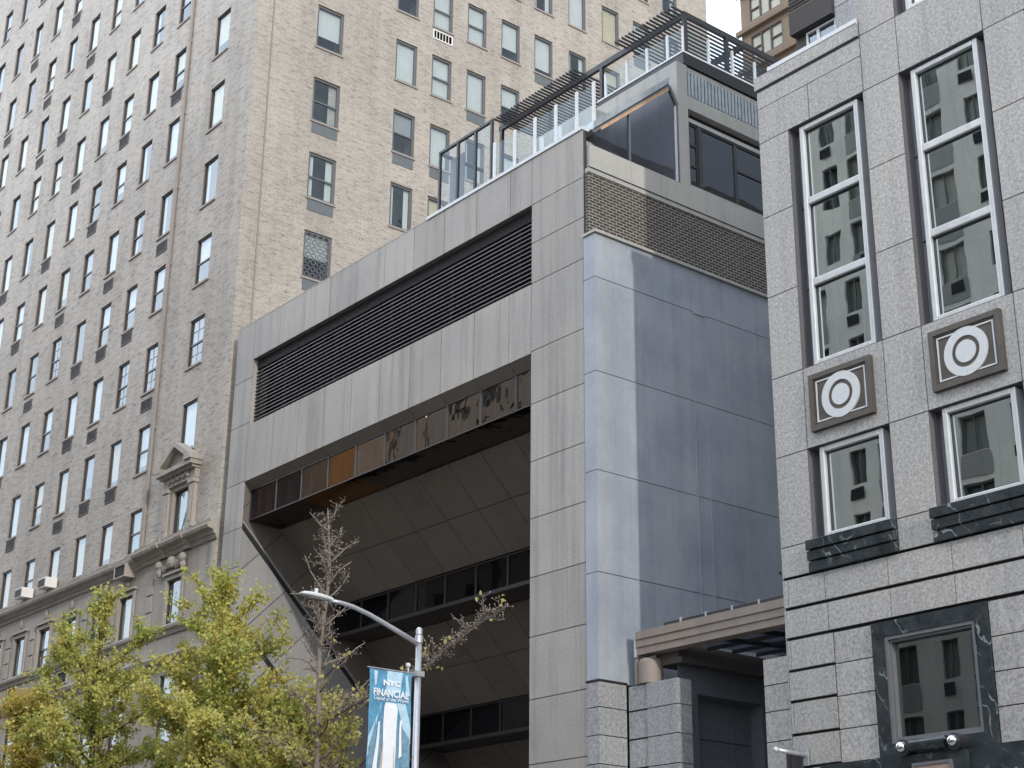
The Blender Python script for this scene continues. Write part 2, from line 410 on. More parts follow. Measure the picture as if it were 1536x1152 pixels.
# what the photo shows in particular windows: (column,row) -> style
SPECIAL={(0,6):'white',(0,5):'dark',(0,4):'curt',(0,3):'scroll',(1,6):'white',(1,5):'half',(1,4):'curt',(2,6):'white',(2,5):'white',(3,6):'white',(3,7):'white',(4,7):'white',(5,7):'white',
 ('A',6):'cream',('A',5):'cream',('A',4):'curt',('A',3):'half',('A',2):'muntin',('A',1):'white',('A',0):'green',('B',2):'muntin',('B',3):'half',('B',1):'white',('B',0):'green',('C',2):'muntin',('C',3):'half',('C',1):'cream',('D',3):'half',('D',1):'grey',
 ('C',0):'cream',('D',0):'cream',('E',0):'cream',('F',0):'cream',('E',1):'cream',('F',1):'cream',('G',0):'cream',('A',-1):'dark',('B',-1):'cream'}
def style_of(c,k,sd):
    if (c,k) in SPECIAL: return SPECIAL[(c,k)]
    h=hashr(c,k,sd,3)
    if k<=1: tb=(('cream',.40),('white',.65),('grey',.8),('half',.92),('dark',1))  # lower rows lean cream to imitate warm reflections
    elif k==3: tb=(('half',.35),('grey',.5),('dark',.75),('white',.95),('muntin',1))
    else: tb=(('white',.46),('cream',.60),('curt',.74),('half',.84),('grey',.92),('dark',1))
    for s,t in tb:
        if h<t: return s
def make_window(w, one=None):
    f,u0,u1,v0,v1,c,k,sd=w
    st=style_of(c,k,sd); r=random.Random(str((c,k,sd)))
    big=sd==1
    fr=MB() if one is None else one[0]; pn=MB() if one is None else one[1]; bl=MB() if one is None else one[2]
    fm=0 if one is None else 0
    d0=.05 if not big else .05; fwid=.055 if not big else .085
    fr.fframe(f,u0,u1,v0,v1,fwid,d0,d0+.07,0)
    sash=st in('half','muntin') or r.random()<.28
    mid=v0+(v1-v0)*.47
    if sash: fr.fbox(f,u0+fwid,u1-fwid,mid-.03,mid+.03,d0+.005,d0+.065,0)
    if st=='muntin':
        for t in (.24,.74): fr.fbox(f,u0+fwid,u1-fwid,v0+(v1-v0)*t-.014,v0+(v1-v0)*t+.014,d0+.03,d0+.07,0)
        fr.fbox(f,(u0+u1)/2-.014,(u0+u1)/2+.014,v0+fwid,v1-fwid,d0+.031,d0+.069,0)
    if st=='scroll':
        for a in range(4):
            for b in range(7):
                cu=u0+.2+a*(u1-u0-.4)/3; cv=v0+.14+b*(v1-v0-.28)/6
                fr.ring(f,cu,cv,.075,.1,d0-.03,d0-.01,12,0)
    # sill
    fr.fbox(f,u0-.05,u1+.05,v0-.07,v0-.002,-.05,.06,1)
    tl=(r.random()-.5)*.010; tv=(r.random()-.5)*.008
    def pq(a,b,p,q):
        pn.poly([f(a,p,d0+.035+tl+tv),f(b,p,d0+.035-tl+tv),f(b,q,d0+.035-tl-tv),f(a,q,d0+.035+tl-tv)])
    if sash: pq(u0+fwid,u1-fwid,v0+fwid,mid-.03); pq(u0+fwid,u1-fwid,mid+.03,v1-fwid)
    else: pq(u0+fwid,u1-fwid,v0+fwid,v1-fwid)
    bi={'white':0,'cream':1,'grey':2,'green':3,'half':0,'muntin':2,'curt':0,'dark':4,'scroll':0}[st]
    H=v1-v0; db=d0+.10
    def blind(a,b,p,q,mi):
        # softly pleated cloth rather than a flat card
        n=max(2,int((b-a)/.05)); 
        for i in range(n):
            x0=a+(b-a)*i/n; x1=a+(b-a)*(i+1)/n; e0=.012*(i%2); e1=.012*((i+1)%2)
            bl.poly([f(x0,p,db+e0),f(x1,p,db+e1),f(x1,q,db+e1),f(x0,q,db+e0)],mi)
    if st in('white','cream','grey','green'):
        drop=r.choice([0.02,.02,.02,.02,.18,.32]); blind(u0+.03,u1-.03,v0+H*drop,v1-.02,bi)
    elif st in('half','muntin'): blind(u0+.03,u1-.03,mid,v1-.02,bi if r.random()<.7 else 2)
    elif st=='curt':
        wd=(u1-u0)*.3; blind(u0+.03,u0+wd*.8,v0+.05,v1-.02,0); blind(u1-wd,u1-.03,v0+.05,v1-.02,0)
    elif st=='scroll': blind(u0+.03,u1-.03,mid,v1-.02,0)
    else: blind(u1-(u1-u0)*.35,u1-.03,v0+.05,v1-.02,4)
    if one is not None: return
    mats=[M['frame_grey'] if big else M['frame_dark'],M['sill']]
    o=fr.build('window',mats,tower)
    lab={'scroll':'window with black scrollwork grille','muntin':'window with small divided panes','cream':'window with cream shade, partly a painted warm reflection','curt':'window with parted curtains'}.get(st)
    if lab: o['label']=lab
    o2=pn.build('pane',M['pane'],o)
    if bl.v: bl.build('blind',[M['blind_white'],M['blind_cream_reflection'],M['blind_grey'],M['blind_green'],M['curtain']],o)
for w in wins[:100]: make_window(w)
one=[MB(),MB(),MB()]
for w in wins[100:]: make_window(w,one)
mm=MB()
for mb,off in zip(one,(0,2,3)):
    b=len(mm.v); mm.v+=mb.v; mm.f+=[tuple(i+b for i in q) for q in mb.f]; mm.m+=[i+off for i in mb.m]
o=mm.build('window',[M['frame_dark'],M['sill'],M['pane'],M['blind_white'],M['blind_cream_reflection'],M['blind_grey'],M['blind_green'],M['curtain']],tower); o['kind']='stuff'
# air conditioner sleeves under windows
gcount=0
for w in wins:
    f,u0,u1,v0,v1,c,k,sd=w
    if k<0 or warea(w)<1: continue
    if sd:
        if (c,k) in((0,5),(0,4),(0,3),(1,5),(2,5),(4,9),(3,8),(5,7)) or (c>1 and hashr(c,k,9)<.18):
            m=MB(); m.fbox(f,u0+.03,u1-.03,v0-.48,v0-.09,-.02,.05); m.build('spandrel_panel',M['panel_grey'],tower)
        elif (c,k)==(2,7):
            m=MB(); m.fframe(f,u0,u1,v0-.55,v0-.14,.05,-.03,.05,1); m.fquad(f,u0+.05,u1-.05,v0-.5,v0-.19,.0,0)
            for i in range(5): m.fbox(f,u0+.15+i*.14,u0+.18+i*.14,v0-.5,v0-.19,-.02,-.001,1)
            m.build('vent_grille',[M['grille'],M['blind_white']],tower)
    elif c!='A' and k>0 and ((ord(c)+k*3)%2==0 or hashr(c,k,5)<.12) and hashr(c,k,6)<.8:
        g=.0 if hashr(c,k,8)<.55 else .17
        m=MB(); a,b=u0+.06,u1-.06; t=v0-.10-g
        m.fframe(f,a,b,t-.42,t,.03,-.03,.05,0); m.fquad(f,a+.03,b-.03,t-.39,t-.03,.0,0)
        for i in range(6): m.fbox(f,a+.03,b-.03,t-.37+i*.06,t-.345+i*.06,-.018,-.001,0)
        m.build('vent_grille',M['grille'],tower); gcount+=1
for x in (-47.1,-51.55,-55.83,-59.9):
    m=MB(); z1=14.42 if x>-48 else 11.62
    m.box(x-.36,x+.36,YF-.36 if z1>14 else YF-.03,YF-.002,z1-.36,z1,0); m.fframe(tf,x-.40,x+.40,z1-.40,z1+.04,.04,(-.39 if z1>14 else -.06),-.003,1)
    m.build('vent_grille',[M['room'],M['limestone']],tower)
# cornice above the lower storeys
m=MB()
def molding(m,x0,x1,prof):
    """prof: list of (projection, z) going up"""
    pts=[(0.0,prof[0][1])]+prof+[(0.0,prof[-1][1])]
    m.prism(pts,lambda a,z:(x0,YF-a-.001,z),lambda a,z:(x1,YF-a-.001,z))
hi=[(.06,14.24),(.10,14.36),(.16,14.38),(.18,14.48),(.36,14.52),(.40,14.60),(.40,14.66),(.28,14.70),(.30,14.80),(.18,14.86),(.10,14.92)]
lo=[(.05,14.2),(.08,14.30),(.14,14.32),(.16,14.40),(.30,14.44),(.34,14.52),(.34,14.57),(.22,14.60),(.24,14.70),(.12,14.76)]
molding(m,-46.35,-41.3,hi); molding(m,-120,-46.352,lo)
molding(m,-44.9,-44.5,[(p+.06,z-.002 if i else z) for i,(p,z) in enumerate(hi)]); molding(m,-43.3,-42.9,[(p+.06,z-.002 if i else z) for i,(p,z) in enumerate(hi)])
m.build('cornice',M['limestone'],tower)
m=MB(); molding(m,-120,XT-.2,[(.05,11.72),(.08,11.84),(.16,11.88),(.18,11.96),(.10,12.02)]); m.build('belt_course',M['limestone'],tower)
m=MB(); molding(m,-120,XT-.2,[(.05,10.72),(.10,10.86),(.20,10.90),(.24,11.0),(.22,11.08),(.06,11.12)]); m.build('belt_course',M['limestone'],tower)
# surrounds of the lower windows
for h in ks:
    a,b,c,d=h
    m=MB(); 
    m.fbox(tf,a-.13,a-.001,c,d+.13,-.05,-.002); m.fbox(tf,b+.001,b+.13,c,d+.13,-.05,-.002); m.fbox(tf,a,b,d+.002,d+.13,-.05,-.002)
    m.fbox(tf,a-.2,b+.2,d+.15,d+.23,-.12,-.002)
    m.sphere(((a+b)/2,YF-.03,d+.48),.11,8,0,(1,.6,1.5))
    m.build('window_surround',M['limestone'],tower)
# pediment window surround on column A
m=MB(); pf=front(YF-.001)
ua,ub=-44.38,-43.38
for a,b in ((ua-.50,ua-.20),(ub+.20,ub+.50)):
    m.fbox(pf,a,b,14.92,16.35,-.14,0); m.fbox(pf,a-.05,b+.05,14.92,15.06,-.18,0); m.fbox(pf,a-.05,b+.05,16.35,16.48,-.20,0); m.fbox(pf,a+.06,b-.06,15.1,16.3,-.17,-.141)
m.fbox(pf,ua-.19,ua-.001,14.92,16.50,-.06,0); m.fbox(pf,ub+.001,ub+.19,14.92,16.50,-.06,0); m.fbox(pf,ua,ub,16.362,16.50,-.06,0)
m.fbox(pf,ua-.55,ub+.55,16.50,16.86,-.16,0)
for k in range(9): m.sphere((ua-.15+k*.16,YF-.19,16.68+.05*(k%2)),.085,8,0,(1,.6,1.2))
m.fbox(pf,ua-.68,ub+.68,16.88,17.02,-.42,0); m.fbox(pf,ua-.60,ub+.60,16.80,16.88,-.30,0)
cx=(ua+ub)/2
for s in (-1,1):
    e=cx+s*1.16
    prof=[(e,17.02),(e,17.16),(cx,17.86),(cx,17.68),(cx+s*.86,17.16),(cx+s*.9,17.02)]
    if s>0: prof=prof[::-1]
    m.prism(prof,lambda u,v:(u,YF-.44,v),lambda u,v:(u,YF-.001,v))
m.prism([(cx-.9,17.02),(cx+.9,17.02),(cx,17.70)],lambda u,v:(u,YF-.2,v),lambda u,v:(u,YF-.001,v))
# capital block on the right
m.fbox(pf,ub+.3,ub+.72,17.03,17.2,-.48,0)
m.build('pediment',M['limestone'],tower)
# carved brackets over the window below
m=MB()
for x in (-44.75,-43.2):
    m.sphere((x,YF-.15,14.0),.15,10,0,(1,.8,1)); m.sphere((x,YF-.12,13.78),.12,10,0,(1,.8,1.3))
for k in range(5): m.sphere((-44.5+k*.27,YF-.08,13.93+.08*((k*7)%3-1)),.13,9,0,(1,.6,1))
m.sphere((-43.95,YF-.14,13.98),.18,10,0,(1,.7,1.1))
m.build('carved_bracket',M['limestone'],tower)

# window air conditioners resting on the cornice
def ac_unit(x,y,z,label):
    t=thing('window_air_conditioner',label,'air conditioner',(x,y,z),'window air conditioners above the cornice')
    m=MB(); m.box(x-.33,x+.33,y,y+.44,z,z+.36); b=m.build('case',M['blind_white'],t,bevel=.012)
    m=MB(); m.box(x-.27,x+.27,y-.012,y-.001,z+.05,z+.31)
    for k in range(6): m.box(x-.27,x+.27,y-.022,y-.0125,z+.065+k*.042,z+.08+k*.042)
    m.build('grille',M['grille'],t)
    m=MB(); m.box(x-.334,x-.3301,y+.08,y+.38,z+.08,z+.28); m.build('side_vent',M['grille'],t)
ac_unit(-53.15,21.5,14.775,'white window air conditioner on the cornice, nearer of the two')
ac_unit(-55.2,21.5,14.775,'white window air conditioner on the cornice, farther left of the two')

# ================================================================== CENTRAL GRANITE BUILDING
XL,XO,XP,XR=-41.0,-39.93,-26.63,-24.74   # left edge, opening left, pillar left, pillar right
XB=-24.34                                 # painted side wall
XK=-24.60                                 # brick / pavilion side plane
ZT=20.85
mid=thing('granite_office_building','grey granite building framing a deep recess with sloped soffits, louvre band and blue side wall','building',((XL+XR)/2,YF+5,0))
J=[-27.47-1.372*k for k in range(9)]       # slab joints
J=[j for j in J if j>XO+.3]
cf=front(YF)
m=MB()
panels(m,cf,sorted([XO]+J+[XP]),[19.57,ZT])
panels(m,cf,sorted([XO]+J+[XP]),[15.66,17.46])
panels(m,cf,[XP,XR],[0,.7,2.1,3.45,4.8,6.17,7.55,8.92,10.26,11.62,12.98,14.38,15.71,17.46,18.52,19.57,ZT])
panels(m,cf,[XL,XO],[0,1.2,2.6,4.0,5.4,6.8,8.2,9.6,11.0,12.2,13.1,14.27,15.69,17.54,19.0,ZT])
# returns: louvre recess, beam back and soffit bevel
m.poly([(XO,YF+.03,19.57),(XP,YF+.03,19.57),(XP,YF+1.2,19.57),(XO,YF+1.2,19.57)],2)
m.poly([(XO,YF+.03,17.46),(XO,YF+1.2,17.46),(XP,YF+1.2,17.46),(XP,YF+.03,17.46)],0)
m.poly([(XO,YF+.03,17.46),(XO,YF+.03,19.57),(XO,YF+1.2,19.57),(XO,YF+1.2,17.46)],0)
m.poly([(XP,YF+.03,17.46),(XP,YF+1.2,17.46),(XP,YF+1.2,19.57),(XP,YF+.03,19.57)],0)
m.poly([(XL,YF+.03,0),(XL,YF+.03,ZT),(XL,YF+9.5,ZT),(XL,YF+9.5,0)],0)
m.build('granite_frame',[M['granite_mid'],M['joint'],M['granite_soffit']],mid)
# bevelled lintel under the beam
YG=22.23; ZG1=15.44; ZG0=14.50
m=MB(); 
for a,b in zip(sorted([XO]+J+[XP]),sorted([XO]+J+[XP])[1:]):
    m.poly([(a+.006,YF+.004,15.655),(b-.006,YF+.004,15.655),(b-.006,YG+.02,ZG1),(a+.006,YG+.02,ZG1)])
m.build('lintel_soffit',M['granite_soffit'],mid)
# louvre
m=MB(); n=15; zs=[17.50+(19.27-17.50)*k/n for k in range(n)]
for z in zs:
    m.hexa([(XO,YF+.14,z),(XP,YF+.14,z),(XP,YF+.26,z+.05),(XO,YF+.26,z+.05),(XO,YF+.14,z+.022),(XP,YF+.14,z+.022),(XP,YF+.26,z+.072),(XO,YF+.26,z+.072)],0)
for x in J[::2]: m.box(x-.03,x+.03,YF+.27,YF+.33,17.461,19.56,0)
m.box(XO+.002,XP-.002,YF+.55,YF+.6,17.461,19.569,1); m.box(XO+.002,XP-.002,YF+.16,YF+.5,19.27,19.569,1)
m.build('louvre',[M['slat'],M['room']],mid)
# bronze glass band under the beam
gl=[XO+.01]+sorted(J)+[XP-.01]
for a,b in zip(gl,gl[1:]):
    m=MB(); m.fframe(front(YG),a+.004,b-.004,ZG0,ZG1,.022,0,.05); o=m.build('glass_bay',M['frame_dark'],mid)
    r=random.Random(str(('gb',round(a,2)))); t1=(r.random()-.5)*.012
    m=MB(); y=YG+.03; m.poly([(a+.02,y+t1,ZG0+.02),(b-.02,y-t1,ZG0+.02),(b-.02,y-t1,ZG1-.02),(a+.02,y+t1,ZG1-.02)]); m.build('pane',M[('pane_purple','pane_purple','pane_bronze','pane_amber_reflection','pane_neutral','pane_neutral','pane_neutral','pane_neutral','pane_neutral','pane_neutral','pane_neutral')[gl.index(a)]],o)  # the amber pane carries a painted warm reflection
m=MB(); m.box(XO+.01,XP-.01,YG+.35,YG+.4,ZG0+.03,ZG1+.4)
for k in range(22): 
    x=XO+.5+k*.6; m.box(x,x+.3*random.Random(k).random()+.1,YG+.25,YG+.3,ZG0+.1,ZG1-.05,1+k%2)
m.build('glass_band_lining',[M['room'],M['frame_dark_brown'],M['room_grey']],mid)
# polished underside of the glass box
for a,b in zip(gl[::2],gl[2::2]+[gl[-1]] if len(gl)%2==0 else gl[2::2]):
    m=MB(); r=random.Random(str(a)); e=(r.random()-.5)*.02
    m.poly([(a+.015,YG+.02,ZG0-.004+e),(b-.015,YG+.02,ZG0-.004-e),(b-.015,23.28,ZG0-.06-e),(a+.015,23.28,ZG0-.06+e)])
    m.build('underside_panel',M['pane_amber_reflection' if abs(a+37.2)<1.5 else 'pane_bronze'],mid)
m=MB(); m.box(XO+.01,XP-.01,YG+.06,23.3,ZG0+.05,ZG0+.12); m.build('underside_backing',M['room_grey'],mid)

# sloped soffits and window bands stepping back into the recess
def slope(ya,za,yb,zb,name):
    m=MB(); xs=sorted([XO+.001]+J+[XP-.001]); L=sqrt((yb-ya)**2+(zb-za)**2)
    ey,ez=(yb-ya)/L,(zb-za)/L; ny,nz=-(-ez),-(ey)   # inward-up normal
    f=lambda u,v,d:(u,ya+ey*(L-v)+d*.707,za+ez*(L-v)+d*.707)
    panels(m,f,xs,[0,L/2-.02,L],.024,0,.03)
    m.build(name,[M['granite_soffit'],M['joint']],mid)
def band(y,z1,z0,yn,lit=()):
    xs=[XO+.01]+sorted(J)+[XP-.01]
    for i,(a,b) in enumerate(zip(xs,xs[1:])):
        m=MB(); m.fframe(front(y),a+.003,b-.003,z0,z1,.03,0,.05); o=m.build('window_bay',M['frame_dark'],mid)
        m=MB(); m.fquad(front(y),a+.03,b-.03,z0+.03,z1-.03,.03); m.build('pane',M['pane_dark'],o)
    m=MB(); m.box(XO+.01,XP-.01,y+.5,y+.55,z0,z1); m.build('band_lining',[M['room_grey']],mid)
    m=MB(); m.box(XO+.01,XP-.01,y-.06,y+.02,z0-.10,z0-.002); m.poly([(XO+.01,y+.02,z0-.06),(XP-.01,y+.02,z0-.06),(XP-.01,yn,z0-.06),(XO+.01,yn,z0-.06)]); m.build('window_ledge',M['frame_dark'],mid)
slope(23.30,14.43,25.34,12.39,'sloped_soffit'); band(25.34,12.36,11.50,26.42)
slope(26.42,11.43,28.42,9.43,'sloped_soffit'); band(28.42,9.41,8.52,29.5)
slope(29.5,8.45,31.4,6.55,'sloped_soffit')
m=MB(); m.box(XO,XP,31.4,31.6,0,15.6); m.build('entrance_wall',M['room_grey'],mid)
# left reveal wall with joints square to the slope, and the dark raking channels
m=MB(); jf=side(XO-.0)
# diagonal slabs: split wall by 45 degree lines  Z - Y = const
def clip(poly,a,b,c):   # keep a*y+b*z<=c
    out=[]
    for i in range(len(poly)):
        p,q=poly[i],poly[(i+1)%len(poly)]; fp=a*p[0]+b*p[1]-c; fq=a*q[0]+b*q[1]-c
        if fp<=0: out.append(p)
        if fp*fq<0:
            t=fp/(fp-fq); out.append((p[0]+t*(q[0]-p[0]),p[1]+t*(q[1]-p[1])))
    return out
region=[(YF+.03,0),(31.4,0),(31.4,15.6),(YF+.03,15.6)]
step=1.93; g=.012*1.414
CH=[(36.26,.20),(33.53,.20)]
cuts=[100]+[c for c,_ in CH]+[-100]
for hi_,lo_ in zip(cuts,cuts[1:]):
    for k in range(-20,4):
        c0=-7.15+k*step   # z-y
        p=clip(region,1,1,hi_-(g if hi_<99 else 0)-(.0)); p=clip(p,-1,-1,-(lo_+(.20 if lo_>-99 else 0)))
        p=clip(p,-1,1,c0+step-g); p=clip(p,1,-1,-(c0+g))
        if len(p)>2: m.poly([jf(y,z,-.0) for y,z in p],2 if hi_>99 else 0)  # slabs above the upper channel take the shade-darkened brown
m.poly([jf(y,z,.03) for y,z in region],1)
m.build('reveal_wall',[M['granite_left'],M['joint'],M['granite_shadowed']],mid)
m=MB()
for c,wd in CH:
    y0=YF+.03; y1=31.0
    q=[(y0,c-y0+.02),(y0,c-y0+.18),(y1,c-y1+.18),(y1,c-y1+.02)]
    m.poly([jf(y,z,.010) for y,z in q],0)
    q2=[(y0,c-y0+.18),(y0,c-y0+.24),(y1,c-y1+.24),(y1,c-y1+.18)]
    m.hexa([jf(*q2[0],-.05),jf(*q2[3],-.05),jf(*q2[3],.01),jf(*q2[0],.01),jf(*q2[1],-.05),jf(*q2[2],-.05),jf(*q2[2],.01),jf(*q2[1],.01)],1)
m.build('raking_channel',[M['black_metal'],M['granite_left']],mid)
# core behind (closes the block), roof
m=MB()
m.poly([(XP,YF+.03,0),(XP,31.5,0),(XP,31.5,17.4),(XP,YF+.03,17.4)],0)
m.box(XL+.01,XK-.3,YF+1.25,31.5,14.9,20.6,0)
m.box(XL+.02,XR-.02,YF+.04,YF+1.24,19.6,20.6,0)
m.build('core_wall',M['granite_left'],mid)
m=MB(); m.box(XL,-31.0,YF+.0,YF+.35,ZT+.001,ZT+.035,0); m.box(-31.0,XR+.0,YF-.03,YF+.35,ZT+.002,ZT+.09,1); m.build('coping',[M['granite_mid'],M['white_metal']],mid)

# --- side: painted stucco wrapped round the corner
SZ=[7.66,9.98,12.25,14.56,16.86,17.96]
m=MB(); sf=side(XB)
panels(m,sf,[YF-.02,31.5],SZ,.016,0,.02)
panels(m,front(YF-.02),[XR+.012,XB],SZ,.016,0,.02)
m.poly([(XB-.4,YF,17.96),(XB,YF,17.96),(XB,31.5,17.96),(XB-.4,31.5,17.96)],0)
m.build('stucco_wall',[M['stucco'],M['joint']],mid)
m=MB(); m.box(XB-.02,XB+.012,25.07,25.10,8,14.3); m.box(XB-.02,XB+.008,25.5,25.525,9.5,14.2); m.box(XB-.02,XB+.02,25.12,25.52,16.815,16.87)
m.build('conduit',M['stucco'],mid)
m=MB(); m.box(XB-.3,XB+.07,YF-.06,31.5,17.965,18.03); m.box(XR+.02,XB-.3,YF-.06,YF+.1,17.965,18.03); m.build('ledge',M['concrete'],mid)
m=MB(); m.sphere((XB,27.75,10.9),.035,8); m.build('vent_hole',M['black_metal'],mid)
# granite base below the stucco
m=MB(); bz=[0,.8,1.9,3.0,4.1,4.8,5.4,5.98,6.56,7.13,7.66]
panels(m,side(XB+.01),[YF-.03,22.75],bz,.02); panels(m,front(YF-.03),[XR+.012,XB+.01],bz,.02)
m.build('granite_base',[M['granite_gate'],M['joint']],mid)
m=MB(); m.box(XR+.01,XB+.03,YF-.05,22.76,7.665,7.70); m.build('base_flashing',M['black_metal'],mid)
# brick band and concrete parapet
k_=1.0107
def SYv(y): return y*k_
def SZv(z): return CAM_Z+(z-CAM_Z)*k_
m=MB(); kf=side(XK); m.fquad(kf,YF+.04,31.5,18.0,SZv(19.475),0); m.poly([(XR-.0,YF+.04,18),(XK,YF+.04,18),(XK,YF+.04,SZv(19.475)),(XR,YF+.04,SZv(19.475))])
m.build('brick_band',M['dark_brick'],mid)
za,zb=SZv(19.475),SZv(20.23)
m=MB(); m.box(XK-.3,XK+.03,YF+.03,31.5,za,za+.11,0); m.box(XK-.3,XK+.045,YF+.03,31.5,za+.112,za+.135,1); m.box(XK-.3,XK,YF+.10,31.5,za+.137,zb,0)
m.build('side_parapet',[M['concrete'],M['black_metal']],mid)
m=MB(); m.tube([(XR+.03,YF+.05,18.1),(XR+.03,YF+.05,20.8)],.03,6); m.build('downpipe',M['black_metal'],mid)
# pavilion
y0=SYv(24.83); y1=SYv(25.2); PE=33.0; z=SZv
m=MB()
m.box(-27.9,XK,y0,y1,zb+.001,z(23.71))                 # front wall pier
m.box(XK-.25,XK,y1+.001,PE,z(22.46),z(22.84))           # beam
m.box(XK-.25,XK-.02,y1+.001,PE,z(22.1),z(22.21))          # lintel
m.box(XK-.25,XK,y1+.001,PE,zb+.001,z(20.30))
m.box(-27.9,-27.7,y1,PE,zb,z(23.7))
m.box(XK-.25,XK-.03,y1+.001,PE,z(23.57),z(23.70))
m.build('pavilion_wall',M['concrete'],mid)
m=MB(); m.box(-27.85,XK+.02,y1-.13,PE+.3,z(23.735),z(24.05)); m.box(-27.87,XK+.04,y1-.15,PE+.32,z(24.05)+.001,z(24.05)+.05,1); m.build('roof_deck',[M['black_metal'],M['white_metal']],mid)
m=MB()
for k in range(60):
    y=y1+.04+k*.125; m.box(XK-.06,XK-.01,y,y+.085,z(22.87),z(23.56),0)
m.box(XK-.12,XK-.08,y1,PE,z(22.85),z(23.57),1)
m.build('roof_vent_screen',[M['zinc'],M['room']],mid)
m=MB(); m.box(XK-.3,XK-.2,y1,PE,z(22.2),z(22.47)); m.box(-27.7,XK-.3,PE,PE+.1,zb,z(23.7)); m.build('dark_gap',M['room'],mid)
wy=[y1+.03,y1+.36,y1+.46,y1+1.75,y1+3.2,y1+4.7,y1+6.2,PE]
for i,(a,b) in enumerate(zip(wy,wy[1:])):
    if i==1: continue
    m=MB(); m.fframe(side(XK-.05),a,b,z(20.31),z(22.09),.05,0,.06)
    if i==0:
        for t in (.33,.66): zz=z(20.31)+(z(22.09)-z(20.31))*t; m.fbox(side(XK-.05),a+.05,b-.05,zz-.035,zz+.035,0,.06)
    if i==3: m.fbox(side(XK-.05),a+.05,b-.05,z(21.3),z(21.35),0,.06)
    o=m.build('window',M['frame_dark'],mid)
    m=MB(); m.fquad(side(XK-.05),a+.05,b-.05,z(20.36),z(22.04),.03); m.build('pane',M['pane_smoke'],o)
m=MB(); m.box(XK-.11,XK-.02,wy[1],wy[2],z(20.31),z(22.09)); m.build('window_post',M['frame_dark'],mid)
m=MB(); m.box(-27.69,XK-1.6,y1+.01,PE-.01,zb+.02,z(22.4)); m.build('pavilion_interior',M['room_grey'],mid)
# lean-to greenhouse: glazed gable, zinc and glass roof
gx0=-28.6; gx1=XK+.0
G=[(SYv(22.03),zb),(y0,zb),(y0,z(22.42)),(SYv(24.56),z(22.86)),(SYv(22.0),z(20.62))]
gh=MB()
fx=side(gx1)
def bar(m,a,b,w,x0,x1,mi=0):
    a=Vector((0,*a)); b=Vector((0,*b)); t=(b-a).normalized(); nrm=Vector((0,-t.z,t.y))*w/2
    q=[a-nrm,a+nrm,b+nrm,b-nrm]
    m.hexa([(x0,q[0].y,q[0].z),(x1,q[0].y,q[0].z),(x1,q[1].y,q[1].z),(x0,q[1].y,q[1].z),(x0,q[3].y,q[3].z),(x1,q[3].y,q[3].z),(x1,q[2].y,q[2].z),(x0,q[2].y,q[2].z)],mi)
bar(gh,(G[4][0]-.05,G[4][1]-.03),(G[3][0]-.02,G[3][1]+.0),.1,gx1-.12,gx1+.02,0)
bar(gh,(y0-.03,zb),(y0-.03,z(22.42)),.06,gx1-.08,gx1+.01,0)
bar(gh,(SYv(24.76),zb),(SYv(24.76),z(22.35)),.05,gx1-.08,gx1+.01,1)
bar(gh,(SYv(23.17),zb),(SYv(23.17),z(21.55)),.04,gx1-.07,gx1,2)
bar(gh,(G[2][0],G[2][1]),(G[3][0],G[3][1]),.07,gx1-.08,gx1+.01,2)
bar(gh,(SYv(22.2),z(20.75)),(SYv(24.5),z(22.74)),.07,gx1-.10,gx1+.03,3)
V0=(SYv(21.98),z(20.62)); V1=(G[3][0]-.02,G[3][1])
gh.hexa([(gx1-.5,V0[0],V0[1]+.03),(gx1+.02,V0[0],V0[1]+.03),(gx1+.02,V1[0],V1[1]+.03),(gx1-.5,V1[0],V1[1]+.03),(gx1-.5,V0[0],V0[1]+.26),(gx1+.02,V0[0],V0[1]+.26),(gx1+.02,V1[0],V1[1]+.24),(gx1-.5,V1[0],V1[1]+.24)],4)
gho=gh.build('greenhouse',[M['frame_grey'],M['white_metal'],M['frame_grey'],M['orange'],M['zinc']],mid)
m=MB(); m.poly([fx(y,zz,.04) for y,zz in [(G[0][0],zb),(y0,zb),(y0,G[2][1]),(G[3][0],G[3][1]-.06),(SYv(22.03),z(20.55))]]); m.build('gable_pane',M['pane_smoke'],gho)
m=MB()
for k in range(5):
    x0=gx1-.02-.8*k; x1=x0-.78
    a=(G[4][0],G[4][1]); b=(G[3][0],G[3][1])
    for (s0,s1,lift) in ((0,.5,.07),(.5,1,.05)):
        p=lambda s,l:(a[0]+(b[0]-a[0])*s-l*.6,a[1]+(b[1]-a[1])*s+l*.8)
        q0,q1=p(s0,lift),p(s1,lift)
        m.poly([(x0,*q0),(x1,*q0),(x1,*q1),(x0,*q1)],0); r0,r1=p(s0,0),p(s1,0)
        m.poly([(x0,*r0),(x0,*r1),(x0,*q1),(x0,*q0)],0)
m.build('greenhouse_roof',M['zinc'],gho)
m=MB(); m.box(gx0,gx1-.1,y0+.02,y0+.05,zb,z(22.4)); m.build('greenhouse_back',M['room_grey'],gho)

